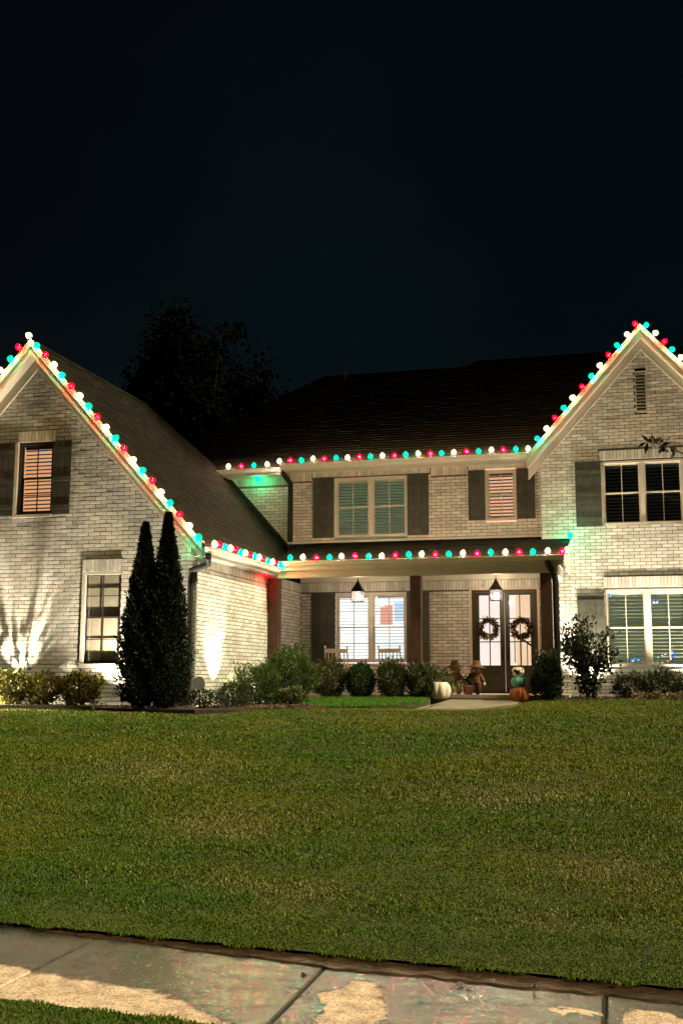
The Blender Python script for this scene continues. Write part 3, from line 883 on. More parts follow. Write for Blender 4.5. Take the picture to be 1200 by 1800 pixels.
Lw = math.hypot(XA - XE, ZA - zE); cosw = (XE - XA) / Lw
Vw = (-cosw, 0, math.sqrt(1 - cosw ** 2))
YF = 20.02
def wing_lim(v):
    X = XE - v * cosw
    if X > -8.62: y1 = YM
    elif X > -10.55: y1 = YM + .4
    else: y1 = np.interp(X, [-11.98, -10.55], [25.7, 28.05])
    return (0, y1 - YF)
sh = shingle_slope('w', (XE, YF, zE), (0, 1, 0), Vw, wing_lim, int(Lw / .145))
e_ = .014
wr_ = roof_part('wing_roof', [[(XE, YF, zE - e_), (XE, YM, zE - e_), (-8.62, YM, ZA - SLOPE * (-8.62 - XA) - e_), (-8.62, YM + .4, ZA - SLOPE * (-8.62 - XA) - e_), (-10.55, 28.0, ZA - SLOPE * (-10.55 - XA) - e_), (XA, 25.7, ZA - e_), (XA, YF, ZA - e_)],
                        [(XA, YF, ZA - e_), (XA, 25.7, ZA - e_), (-15.96, 29.5, zE - e_), (-15.96, YF, zE - e_)],
                        [(XA, 25.7, ZA - e_), (-10.55, 28.0, ZA - SLOPE * (-10.55 - XA) - e_), (-11, 30.5, 5), (-15.96, 29.5, zE - e_)]], sh)
# ridge and hip caps
cp = MB()
def caps(p, q, n):
    p, q = Vector(p), Vector(q)
    for k in range(n):
        a = p.lerp(q, k / n); b = p.lerp(q, (k + 1.15) / n)
        t = random.uniform(.8, 1.2)
        s_ = (q - p).normalized().cross(Vector((0, 0, 1))).normalized() * .10
        for sg in (1, -1):
            dz = Vector((0, 0, -.09))
            cp.face([a + Vector((0, 0, .035)), b + Vector((0, 0, .02)), b + s_ * sg + dz, a + s_ * sg + dz + Vector((0, 0, .012))], (t, t, t * .97))
caps((XA, YF, ZA), (XA, 25.7, ZA), 26); caps((XA, 25.7, ZA), (-10.5, 28.1, ZA - SLOPE * (-10.5 - XA)), 14)
cp.build('ridge_cap', 'shingle', wr_)
fl = MB()   # step flashing where the wing roof meets the upper wall
fl.prism([(-10.6, ZA - SLOPE * (-10.6 - XA) + .0), (-8.62, ZA - SLOPE * (-8.62 - XA) + .0), (-8.62, ZA - SLOPE * (-8.62 - XA) + .11), (-10.6, ZA - SLOPE * (-10.6 - XA) + .11)], YM + .375, YM + .386)
fl.build('flashing', 'downspout', wr_)
# main roof
EY, EZ, PT = YM - .45, 7.08, .8
Lm = math.hypot(4.42, 4.42 * PT); cm = 4.42 / Lm
Vm = (0, cm, cm * PT)
def main_lim(v):
    t = v * cm
    left = -13.2 + t if t > .42 else -8.72
    right = 3.3
    zz = EZ + t * PT
    gz = XG - (ZG - zz) / SLOPE     # valley with the right gable roof
    r_ = min(right, gz) if zz < ZG else right
    return (left - (-13.2), r_ + 13.2)
sh = shingle_slope('m', (-13.2, EY, EZ), (1, 0, 0), Vm, main_lim, int(Lm / .145))
RY, RZ = EY + 4.42, EZ + 4.42 * PT
mr_ = roof_part('main_roof', [[(-8.72, EY, EZ - e_), (3.4, EY, EZ - e_), (3.4, RY, RZ - e_), (-8.78, RY, RZ - e_), (-12.8, EY + .4, EZ + .32 - e_), (-8.72, EY + .4, EZ + .32 - e_)],
                              [(-12.8, EY + .4, EZ - e_), (-8.72, EY + .4, EZ - e_), (-8.72, EY + 1.6, EZ + .96 - e_), (-12.8, EY + 1.6, EZ + .96 - e_)],
                              [(-13.2, EY, EZ - e_), (-8.78, RY, RZ - e_), (-13.2, 36, EZ - e_)],
                              [(-8.78, RY, RZ - e_), (3.4, RY, RZ - e_), (3.4, 36, EZ - e_), (-13.2, 36, EZ - e_)]], sh)
rr = MB(); rr.face([(-4.6, RY - .1, RZ - .1), (3.4, RY - .1, RZ - .1), (3.4, RY + .4, RZ + .3), (-4.2, RY + .4, RZ + .3)])
rr.face([(-4.2, RY + .4, RZ + .3), (3.4, RY + .4, RZ + .3), (3.4, RY + 4, RZ - 2.5), (-4.2, RY + 4, RZ - 2.5)])
rr.face([(-4.6, RY - .1, RZ - .1), (-4.2, RY + .4, RZ + .3), (-4.2, RY + 4, RZ - 2.5)])
rr.build('rear_roof', 'shingle', house)
cp = MB(); caps((-12.8, EY + .4, EZ + .32), (-8.78, RY, RZ), 26); caps((-8.78, RY, RZ), (3.4, RY, RZ), 48); cp.build('ridge_cap', 'shingle', mr_)
vp = MB(); vp.tube([(-8.05, RY - .25, RZ - .35), (-8.05, RY - .25, RZ + .30)], .055, 10); vp.lathe([(.12, 0), (.06, .12), (.055, .12)], -8.05, RY - .25, RZ - .22, 10)
vp.build('vent_pipe', 'downspout', mr_)
# right gable roof
g_ = MB(); zr = lambda X: ZG - SLOPE * abs(X - XG)
YG = YR - .36
XGe = -2.32
shg = shingle_slope('g', (XGe, YG, zr(XGe)), (0, 1, 0), (.666, 0, .746), lambda v: (0, min(7.5, .9 + v * 1.0)), 25)
gr_ = roof_part('gable_roof', [[(XGe, YG, zr(XGe) - e_), (XG, YG, ZG - e_), (XG, YG + 6.5, ZG - e_), (XGe, YG + .9, zr(XGe) - e_)],
                               [(XG, YG, ZG - e_), (3.2, YG, zr(3.2) - e_), (3.2, YG + 2, zr(3.2) - e_), (XG, YG + 6.5, ZG - e_)]], shg)
# porch roof
PZ0, PZ1, PY0 = 4.27, 5.03, 24.68
Lp = math.hypot(YM - PY0, PZ1 - PZ0)
Vp = (0, (YM - PY0) / Lp, (PZ1 - PZ0) / Lp)
shp = shingle_slope('p', (XE - .2, PY0, PZ0), (1, 0, 0), Vp, lambda v: (0 if v < .5 else .0, -1.36 - XE + .2), int(Lp / .145))
pr_ = roof_part('porch_roof', [[(XE - .2, PY0, PZ0 - e_), (-1.36, PY0, PZ0 - e_), (-1.36, YM, PZ1 - e_), (XE - .2, YM, PZ1 - e_)]], shp)
MB().box(-8.6, -2.03, YM - .03, YM - .013, PZ1 - .01, PZ1 + .055).build('flashing', 'trim', pr_)
MB().box(-2.03, -1.36, YR - .03, YR - .013, PZ1 - .12, PZ1 - .03).build('flashing', 'trim', pr_)

# ---------- trim: rakes, fascias, gutters
def rake(xa, za, xb, zb, yfront, ywall, name='rake_trim', sgn=1):
    """a board along the rake, a soffit under the overhang, a frieze on the wall, a thin crown on top"""
    d = Vector((xb - xa, 0, zb - za)).normalized(); n = Vector((-d.z, 0, d.x))
    if n.z > 0: n = -n                       # n points down, square to the rake
    A, B = Vector((xa, 0, za)), Vector((xb, 0, zb))
    def slab(o0, o1, y0, y1, ex=0.0):
        # mitre both ends vertically
        def pt(P_, o):
            return (P_ + n * o)
        def clipx(P_, o, xx):
            q = P_ + n * o
            t = (xx - q.x) / d.x
            return q + d * t
        a0, a1 = clipx(A, o0, xa), clipx(A, o1, xa); b0, b1 = clipx(B, o0, xb), clipx(B, o1, xb)
        m_ = MB()
        def y(p_, yy): return (p_.x, yy, p_.z)
        m_.hexa([y(a1, y0), y(b1, y0), y(b1, y1), y(a1, y1), y(a0, y0), y(b0, y0), y(b0, y1), y(a0, y1)])
        return m_
    R = slab(.03, .215, yfront, yfront + .03).build(name, 'trim', house)
    slab(-.015, .09, yfront - .032, yfront - .001).build('crown_moulding', 'trim', R)
    slab(.155, .175, yfront + .03, ywall - .013).build('soffit', 'trim', R)
    slab(.175, .34, ywall - .035, ywall - .012).build('frieze', 'trim', R)
    slab(.34, .365, ywall - .05, ywall - .012).build('bed_moulding', 'trim', R)
    return R
rake(XA, ZA, XE - .05, ZA - SLOPE * (XE - .05 - XA), YF + .03, YL)
rake(XA, ZA, -15.9, ZA - SLOPE * (15.9 + XA), YF + .03, YL)
rake(XG, ZG, XGe, zr(XGe), YG + .03, YR)
rake(XG, ZG, 3.15, zr(3.15), YG + .03, YR)
def gutter(name, pts_fn, p0, p1, axis, outward):
    """K-style gutter running along x or y; outward is the sign of the open side"""
    prof = [(0, 0), (.075, 0), (.095, .03), (.10, .075), (.125, .10), (.125, .115), (.118, .115), (.112, .104), (.09, .08), (.085, .035), (.07, .012), (.012, .012), (.012, .115), (0, .115)]
    return prof
GPROF = gutter('', None, 0, 0, 'x', 1)
def gutter_x(x0, x1, y, z):     # face towards -y
    m_ = MB(); m_.prism([(y - a, z + b) for a, b in GPROF][::-1], x0, x1, axis='x'); return m_.build('gutter', 'gutter', house)
def gutter_y(y0, y1, x, z):     # face towards +x
    m_ = MB(); m_.prism([(x + a, z + b) for a, b in GPROF], y0, y1, axis='y'); return m_.build('gutter', 'gutter', house)
# main eave
def eave_x(x0, x1, ywall, zt, over):
    f = MB(); f.box(x0, x1, ywall - over, ywall - over + .03, zt - .19, zt - .01)
    E_ = f.build('fascia', 'trim', house)
    MB().box(x0, x1, ywall - over + .03, ywall - .0, zt - .16, zt - .14).build('soffit', 'trim', E_)
    MB().box(x0, x1, ywall - .045, ywall - .013, zt - .19, zt - .162).build('frieze', 'trim', E_)
    gutter_x(x0, x1, ywall - over - .002, zt - .135)
    return E_
eave_x(-8.72, -2.12, YM, EZ + .0, .45)
eave_x(-11.0, -8.725, YM + .4, EZ + .0, .45)
# wing eave along the side wall
f = MB(); f.box(XE - .03, XE, YF + .06, 24.72, zE - .2, zE - .02); wf = f.build('fascia', 'trim', house)
MB().box(XW, XE - .03, YF + .06, 24.9, zE - .185, zE - .165).build('soffit', 'trim', wf)
MB().box(XW + .013, XW + .045, YF + .40, 24.8, 3.98, zE - .186).build('frieze', 'trim', wf)
MB().box(XW - .0, XE - .03, YF + .058, YF + .09, zE - .2, zE + .1).build('eave_return', 'trim', wf)
gutter_y(YF + .03, 24.62, XE + .002, zE - .135)
# porch beam, ceiling, posts, floor
f = MB(); f.box(XE + .0, -1.40, PY0 + .02, PY0 + .05, 4.05, PZ0 - .02); pf = f.build('fascia', 'trim', house)
gutter_x(XE + .13, -1.38, PY0 + .018, PZ0 - .12)
b = MB(); b.box(XW + .01, -1.55, PY0 + .10, PY0 + .40, 3.90, 4.14); bm = b.build('porch_beam', 'trim', house)
MB().box(XW + .01, -1.545, PY0 + .085, PY0 + .099, 3.885, 3.935).build('beam_moulding', 'trim', bm)
MB().box(XW + .012, -1.55, PY0 + .05, YM - .04, 4.145, 4.165).build('porch_ceiling', 'ceiling', house)
MB().box(XW + .02, -2.05, YM - .05, YM - .013, 3.995, 4.14).build('frieze', 'trim', bm)
# right end of the porch: side beam and return
MB().box(-1.85, -1.56, PY0 + .41, YR - .013, 3.90, 4.14).build('side_beam', 'trim', bm)
m_ = MB(); m_.prism([(PY0 + .03, 4.05), (YR - .014, 4.05), (YR - .014, PZ0 + (YR - PY0) * .27 - .03), (PY0 + .03, PZ0 - .03)], -1.42, -1.39, axis='x'); m_.build('end_panel', 'trim', bm)
for k, x in enumerate((-8.265, -4.868, -1.93)):
    p = MB(); y0 = PY0 + .13; p.box(x, x + .245, y0, y0 + .245, 1.2, 3.885)
    Pp = p.build('porch_post', 'post_wood', house)
    MB().box(x - .02, x + .265, y0 - .02, y0 + .265, 1.202, 1.40).build('post_base', 'post_wood', Pp)
fl = MB(); fl.box(XW + .012, -1.45, PY0 - .02, YM, .85, 1.2); pf_ = fl.build('porch_floor', 'porch_floor', house)
MB().box(XW + .012, -1.42, PY0 - .06, PY0 - .018, 1.13, 1.204).build('floor_edge', 'porch_floor', pf_)
# downspouts
def downspout(pts, wx=.075):
    m_ = MB(); m_.tube(pts, wx / 1.6, 8)
    o = m_.build('downspout', 'downspout', house)
    return o
zz = zE - .14
downspout([(XE + .05, YF + .12, zz), (XE + .05, YF + .12, zz - .10), (XE - .0, YL - .12, zz - .20), (XW - .10, YL - .07, zz - .32), (XW - .10, YL - .065, zz - .5), (XW - .10, YL - .065, 1.05)], .10)
downspout([(-8.66, YM - .40, EZ - .15), (-8.66, YM - .38, EZ - .25), (-8.56, YM - .08, EZ - .45), (-8.56, YM - .07, EZ - .6), (-8.56, YM - .07, 5.08)], .11)
downspout([(-1.74, PY0 - .03, PZ0 - .13), (-1.74, PY0 - .03, PZ0 - .2), (-1.62, PY0 + .2, PZ0 - .42), (-1.60, PY0 + .22, PZ0 - .55), (-1.60, PY0 + .22, 1.1)], .11)

# ------------------------------------------------------------------ string lights
def ico():
    t = (1 + 5 ** .5) / 2
    v = [(-1, t, 0), (1, t, 0), (-1, -t, 0), (1, -t, 0), (0, -1, t), (0, 1, t), (0, -1, -t), (0, 1, -t), (t, 0, -1), (t, 0, 1), (-t, 0, -1), (-t, 0, 1)]
    n = math.sqrt(1 + t * t)
    f = [(0, 11, 5), (0, 5, 1), (0, 1, 7), (0, 7, 10), (0, 10, 11), (1, 5, 9), (5, 11, 4), (11, 10, 2), (10, 7, 6), (7, 1, 8), (3, 9, 4), (3, 4, 2), (3, 2, 6), (3, 6, 8), (3, 8, 9), (4, 9, 5), (2, 4, 11), (6, 2, 10), (8, 6, 7), (9, 8, 1)]
    return [tuple(c / n for c in p) for p in v], f
IV, IF = ico()
BM = {}
for k in 'WRG':
    m_ = MB(); m_.lathe([(.015, -.064), (.047, -.048), (.066, -.014), (.067, .013), (.054, .046), (.030, .073), (.008, .088)], n=14)
    core = MB(); core.v = [tuple(c * .031 for c in p) for p in IV]; core.f = list(IF); core.c = [(1, 1, 1)] * 20
    sk = MB(); sk.lathe([(.016, -.085), (.018, -.052), (.016, -.050)], n=8)
    BM[k] = (m_.mesh('bulb', 'bulb_shell_' + k, True), core.mesh('filament', 'bulb_core_' + k), sk.mesh('socket', 'cord'), core.mesh('filament', 'bulb_core_soft_' + k))
def light_string(label, pts, seq, updir, soft=False):
    """bulbs at pts coloured by seq; updir is the way each bulb stands"""
    root = empty('light_string', (0, 0, 0)); tag(root, label, 'string lights', 'coloured string lights on the eaves')
    cdp = []
    q = Vector((0, 0, 1)).rotation_difference(Vector(updir).normalized()).to_euler()
    for k, p in enumerate(pts):
        sh_, co_, so_, cs_ = BM[seq[k % len(seq)]]
        if soft: co_ = cs_
        o = bpy.data.objects.new('bulb', sh_)
        e = (q.x + random.uniform(-.12, .12), q.y + random.uniform(-.12, .12), random.uniform(0, 6))
        o.location = p; o.rotation_euler = e; link(o, root)
        for nm, md in (('filament', co_), ('socket', so_)):
            c = bpy.data.objects.new(nm, md); link(c, o)
        base = Vector(p) - Vector(updir).normalized() * .085
        cdp.append(base)
        if k + 1 < len(pts):
            nb = Vector(pts[k + 1]) - Vector(updir).normalized() * .085
            mid = (base + nb) / 2; mid.z -= .012; cdp.append(mid)
    MB().tube(cdp, .0055, 5).build('cord', 'cord', root)
    return root
def line(a, b, n, t0=0, t1=1, wob=.012):
    a, b = Vector(a), Vector(b)
    out = []
    for k in range(n):
        t = t0 + (t1 - t0) * k / max(1, n - 1)
        p = a.lerp(b, t)
        out.append((p.x + random.uniform(-wob, wob), p.y + random.uniform(-.008, .008), p.z + random.uniform(-wob, wob)))
    return out
yb_ = YF - .065
nrm = Vector((SLOPE, 0, 1)).normalized()
def on_rake(xa, za, xb, off=.075): pass
a = Vector((XA, yb_, ZA + .07)); b = Vector((-8.08, yb_, ZA - SLOPE * (-8.08 - XA) + .07))
light_string('red, green and white bulbs down the right slope of the left gable', line(a, b, 20), 'WGR', (SLOPE, -.3, 1), True)
a2 = Vector((XA - .22, yb_, ZA + .08 - .22 * SLOPE)); b2 = Vector((-15.9, yb_, zE + .1))
light_string('red, green and white bulbs down the left slope of the left gable', line(a2, b2, 19), 'RGW', (-SLOPE, -.3, 1), True)
light_string('closely bunched bulbs along the garage wing eave running back to the porch', line((XE + .10, 20.32, zE + .06), (XE + .10, 24.55, zE + .06), 15), 'WRG', (.2, 0, 1), True)
light_string('bulbs in a row along the porch gutter above the front doors', line((-7.66, PY0 - .10, PZ0 + .065), (-1.42, PY0 - .10, PZ0 + .065), 21), 'GWR', (0, -.2, 1))
light_string('two bulbs climbing the right end of the porch roof against the brick gable', [(-1.33, PY0 + .22, PZ0 + .12), (-1.33, YR - .55, PZ1 - .12)], 'WG', (0, 0, 1))
light_string('four bulbs on the short set back eave beside the garage wing roof', line((-10.28, YM - .16, EZ + .07), (-9.18, YM - .16, EZ + .07), 4), 'WRGW', (0, -.2, 1))
light_string('bulbs in a long row on the upper eave over the second floor windows', line((-8.72, YM - .56, EZ + .07), (-2.30, YM - .56, EZ + .07), 22), 'WRG', (0, -.2, 1))
light_string('extra green bulb added to tint the brick under the set back eave beside the garage roof', [(-9.55, YM + .12, 6.83)], 'G', (0, 0, -1), True)  # extra bulbs from here on, added for colour patches on the walls
light_string('extra green bulb added to tint the brick under the front corner of the garage wing eave', [(-8.17, YL - .20, 3.99)], 'G', (0, 0, -1), True)
light_string('extra red bulb added to tint the side wall under the garage wing eave next to the porch', [(XW + .16, 24.25, 3.93)], 'R', (0, 0, -1), True)
ygb = YG - .065
light_string('red, green and white bulbs up the left slope of the right gable', line((-2.06, ygb, zr(-2.06) + .095), (XG - .10, ygb, ZG + .0), 12), 'GWR', (-SLOPE, -.3, 1), True)
light_string('red, green and white bulbs down the right slope of the right gable', line((XG + .16, ygb, zr(XG + .16) + .115), (2.9, ygb, zr(2.9) + .115), 13), 'GWR', (SLOPE, -.3, 1), True)
# small lights indoors, behind the right hand ground floor window
def dots(label, pts):
    root = empty('indoor_lights', pts[0][0:3]); tag(root, label, 'string lights')
    for x, y, z, c, r in pts:
        m_ = MB(); m_.v = [tuple(q * r for q in p) for p in IV]; m_.f = list(IF); m_.c = [(1, 1, 1)] * 20
        o = m_.build('bulb', 'dot_' + c, root); o.location = (x - pts[0][0], y - pts[0][1], z - pts[0][2])
    MB().tube([(x - pts[0][0], y - pts[0][1], z - pts[0][2]) for x, y, z, c, r in pts], .004, 5).build('cord', 'cord', root)
yd = YR + .125
dots('tiny coloured lights along the bottom of the right ground floor window', [(.0, yd, 1.98, 'cyan', .03), (.05, yd, 2.02, 'blue', .03), (.13, yd, 2.0, 'cyan', .022), (.22, yd, 1.95, 'rose', .015), (.46, yd, 1.925, 'mint', .022), (.56, yd, 1.93, 'cream', .018), (.67, yd, 1.93, 'cream', .022), (.79, yd, 1.97, 'rose', .025), (.93, yd, 2.07, 'blue', .03), (.95, yd, 2.14, 'blue', .028), (.90, yd, 2.17, 'cyan', .022), (.80, yd, 2.15, 'rose', .014), (.74, yd, 2.13, 'cream', .020), (.67, yd, 2.10, 'cream', .020), (.58, yd, 2.06, 'mint', .020)])
dots('bright blue white pair of lights high in the right ground floor window', [(.50, yd, 3.40, 'blue', .035), (.53, yd, 3.345, 'cream', .03), (.60, yd, 3.345, 'cream', .03), (.62, yd, 3.40, 'blue', .03)])
dots('blue light at the upper left corner of the right ground floor window', [(-.50, yd, 3.56, 'blue', .028), (-.46, yd, 3.52, 'cyan', .025), (-.12, yd, 3.28, 'cream', .016), (.02, yd, 3.31, 'rose', .014)])

# ------------------------------------------------------------------ uplights at the foot of the walls
def uplight(label, pos, target, power, size=70, blend=.9, colr=(1, .84, .62), radius=.03):
    root = empty('landscape_spotlight', pos); tag(root, label, 'spotlight', 'uplights in the flower beds')
    d = (Vector(target) - Vector(pos)).normalized()
    q = d.to_track_quat('Z', 'Y').to_euler()
    bd = MB(); bd.lathe([(.022, -.09), (.034, -.07), (.040, .0), (.046, .05), (.046, .062), (.040, .062), (.038, .045)], n=12)
    o = bd.build('housing', 'metal_dark', root, True); o.rotation_euler = q
    ln = MB(); ln.lathe([(.0, .044), (.036, .046), (.0, .05)], n=12); l = ln.build('lens', 'lamp_lens', root); l.rotation_euler = q
    MB().tube([(0, 0, -.02), (0, 0, -.16)], .010, 6).build('stake', 'metal_dark', root)
    ld = bpy.data.lights.new('lamp', 'SPOT'); ld.energy = power; ld.spot_size = rad(size); ld.spot_blend = blend
    ld.color = colr; ld.shadow_soft_size = radius
    lo = bpy.data.objects.new('lamp', ld); link(lo, root)
    lo.location = d * .075; lo.rotation_euler = d.to_track_quat('-Z', 'Y').to_euler()
    return root
uplight('spotlight behind the yellow shrubs at the left edge under the gable window', (-12.05, 19.95, 1.20), (-12.1, YL + .05, 6.2), 900, 80, .9, radius=.014)
uplight('spotlight behind the pointed evergreens beside the ground floor window', (-9.60, 19.95, 1.20), (-9.75, YL + .1, 5.2), 750, 140, 1, radius=.015)
uplight('spotlight at the foot of the garage side wall behind the bushes', (-7.95, 21.35, 1.16), (XW - .02, 21.4, 3.4), 430, 80, 1, radius=.012)
uplight('spotlight behind the tall dark shrub at the right of the porch', (-1.02, 26.55, 1.20), (-.9, YR + .05, 5.8), 950, 115, 1)
uplight('spotlight under the right ground floor window at the picture edge', (1.35, 26.45, 1.20), (1.2, YR + .05, 6.0), 1050, 105, 1)

uplight('low spotlight among the yellow shrubs at the left picture edge', (-12.62, 19.16, 1.14), (-11.0, 19.60, 1.45), 1000, 120, 1)

# ------------------------------------------------------------------ hanging porch lanterns
def lantern(label, x, y, zb):
    root = empty('porch_lantern', (x, y, zb)); tag(root, label, 'lantern', 'lanterns hanging under the porch ceiling')
    s = .125
    fr = MB()
    for sx in (-1, 1):
        for sy in (-1, 1): fr.box(sx * s - .008, sx * s + .008, sy * s - .008, sy * s + .008, .0, .26)
    for z in (0, .25):
        for sg in (-1, 1):
            fr.box(-s, s, sg * s - .009, sg * s + .009, z, z + .018); fr.box(sg * s - .009, sg * s + .009, -s + .01, s - .01, z + .001, z + .017)
    fr.build('cage', 'metal_dark', root)
    for a, b, c_, d_ in ((-s, s, -s - .002, -s + .002), (-s, s, s - .002, s + .002)): MB().box(a + .009, b - .009, c_, d_, .02, .248).build('pane', 'lantern_glass', root)
    for sg in (-1, 1): MB().box(sg * s - .002, sg * s + .002, -s + .011, s - .011, .02, .248).build('pane', 'lantern_glass', root)
    rf = MB(); n = 4
    prof = [(.215, .262), (.20, .285), (.12, .37), (.075, .44), (.03, .50), (.012, .56)]
    i0 = 0
    for r_, z in prof:
        for q in range(4):
            t = math.pi / 4 + q * math.pi / 2; rf.v.append((r_ * 1.0 * math.cos(t), r_ * math.sin(t), z))
    for k in range(len(prof) - 1):
        for q in range(4):
            q2 = (q + 1) % 4; rf.f.append((k * 4 + q, k * 4 + q2, k * 4 + 4 + q2, k * 4 + 4 + q)); rf.c.append((1, 1, 1))
    rf.f.append((3, 2, 1, 0)); rf.c.append((1, 1, 1))
    rf.build('cap', 'metal_dark', root)
    MB().tube([(0, 0, .55), (0, 0, 4.146 - zb)], .007, 6).build('rod', 'metal_dark', root)
    for k in range(3):
        t = k * 2.1 + .4; cx, cy = .045 * math.cos(t), .045 * math.sin(t)
        c = MB().lathe([(.011, .02), (.011, .13)], cx, cy, 0, 8).build('candle_tube', 'white_paint', root)
        MB().lathe([(.004, .13), (.013, .155), (.009, .18), (.002, .20)], cx, cy, 0, 8).build('flame_bulb', 'candle', c)
    ld = bpy.data.lights.new('lamp', 'POINT'); ld.energy = 45; ld.color = (1, .80, .58); ld.shadow_soft_size = .05
    lo = bpy.data.objects.new('lamp', ld); link(lo, root); lo.location = (0, 0, .13)
lantern('hanging lantern with pointed cap in front of the porch window', -6.43, 26.2, 3.395)
lantern('hanging lantern with pointed cap in front of the double doors', -3.07, 26.2, 3.375)

# ------------------------------------------------------------------ foliage
def leaf_arrays(P, N, size, colors, aspect=.45):
    n = len(P)
    d = N + rng.normal(0, .55, (n, 3)); d /= np.linalg.norm(d, axis=1, keepdims=True) + 1e-9
    r = rng.normal(0, 1, (n, 3)); s = np.cross(d, r); s /= np.linalg.norm(s, axis=1, keepdims=True) + 1e-9
    L = size * rng.uniform(.7, 1.3, n)[:, None]; W = L * aspect
    nn = np.cross(d, s)
    a = P; b = P + d * L * .5 + s * W * .5 + nn * L * .06; c = P + d * L; e = P + d * L * .5 - s * W * .5 + nn * L * .06
    V = np.stack([a, b, c, e], 1).reshape(-1, 3)
    i = np.arange(n) * 4
    return V, np.stack([i, i + 1, i + 2, i + 3], 1), colors
def tints(n, base, var=.35, alt=None, p=.15):
    C = np.array(base)[None] * rng.uniform(1 - var, 1 + var, (n, 1)) * rng.uniform(.9, 1.1, (n, 3))
    if alt is not None:
        k = rng.random(n) < p; C[k] = np.array(alt) * rng.uniform(.7, 1.2, (k.sum(), 1))
    return C
def shrub(name, label, c, r, n, size, base, alt=None, p=.1, spiky=0, aspect=.45, cat='shrub', group=None, stems=5, stemh=.35, hollow=.55, lump=.22):
    cx, cy, cz = c; rx, ry, rz = r
    root = empty(name, (cx, cy, cz)); tag(root, label, cat, group)
    u = rng.normal(0, 1, (n, 3)); u /= np.linalg.norm(u, axis=1, keepdims=True)
    ph = rng.uniform(0, 6.28, 6)
    lum = 1 + lump * np.sin(u[:, 0] * 4 + ph[0]) * np.sin(u[:, 2] * 4 + ph[1]) + lump * .6 * np.sin(u[:, 1] * 7 + ph[2] + u[:, 0] * 6)
    rr_ = hollow + (1 - hollow) * rng.random(n) ** .6
    if spiky: rr_ = rr_ * (1 + spiky * (rng.random(n) ** 3) * np.clip(u[:, 2] + .3, 0, 1))
    P = u * (rr_ * lum)[:, None] * np.array([rx, ry, rz]) + np.array([0, 0, rz * 1.0])
    P[:, 2] = np.maximum(P[:, 2], .02)
    N = u * .7 + np.array([0, 0, .6 + spiky])
    V, Q, C = leaf_arrays(P, N, size, tints(n, base, .4, alt, p), aspect)
    np_mesh('foliage', V, [Q], C, 'leaf', root)
    for k in range(stems):
        a = random.uniform(0, 6.28); q = random.uniform(.25, .7)
        m_ = MB(); m_.tube([(.04 * math.cos(a), .04 * math.sin(a), -.08), (q * .4 * rx * math.cos(a), q * .4 * ry * math.sin(a), rz * .6), (q * rx * math.cos(a), q * ry * math.sin(a), rz * 1.35)], [.016, .012, .004], 5)
        m_.build('stem', 'bark', root)
    return root
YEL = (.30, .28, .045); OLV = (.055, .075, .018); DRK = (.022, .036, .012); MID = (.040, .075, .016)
# left bed: four ragged shrubs under the window, warm lit
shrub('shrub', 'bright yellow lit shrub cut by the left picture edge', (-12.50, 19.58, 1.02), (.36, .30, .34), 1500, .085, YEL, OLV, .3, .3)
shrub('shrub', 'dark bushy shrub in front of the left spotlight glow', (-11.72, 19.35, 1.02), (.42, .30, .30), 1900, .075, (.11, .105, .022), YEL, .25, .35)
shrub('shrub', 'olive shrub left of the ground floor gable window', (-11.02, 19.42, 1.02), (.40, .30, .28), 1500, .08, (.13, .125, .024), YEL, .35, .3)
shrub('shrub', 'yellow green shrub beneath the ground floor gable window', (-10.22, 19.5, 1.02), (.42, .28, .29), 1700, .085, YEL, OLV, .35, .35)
def twigs(label, c, n, h, spread):
    root = empty('twiggy_plant', c); tag(root, label, 'plant', None)
    for k in range(n):
        a = random.uniform(0, 6.28); q = random.uniform(.03, spread)
        x, y = q * math.cos(a), q * .45 * math.sin(a)
        hh = h * random.uniform(.6, 1.1)
        MB().tube([(x * .3, y * .3, -.05), (x * .7, y * .7, hh * .5), (x * 1.1 + random.gauss(0, .03), y, hh)], [.007, .006, .003], 5).build('stem', 'bark', root)
    P = []; N = []
    for k in range(n * 7):
        a = random.uniform(0, 6.28); q = random.uniform(.05, spread * 1.1)
        P.append((q * math.cos(a), q * .45 * math.sin(a), random.uniform(.25, 1.05) * h)); N.append((random.gauss(0, .3), random.gauss(0, .3), 1))
    V, Q, C = leaf_arrays(np.array(P), np.array(N), .13, tints(len(P), OLV, .4), .26)
    np_mesh('foliage', V, [Q], C, 'leaf', root)
twigs('thin upright twigs in front of the left spotlight on the gable wall', (-12.00, 20.05, 1.06), 15, .62, .46)
twigs('thin upright twigs in front of the side wall spotlight', (-7.93, 21.55, 1.06), 9, .55, .22)
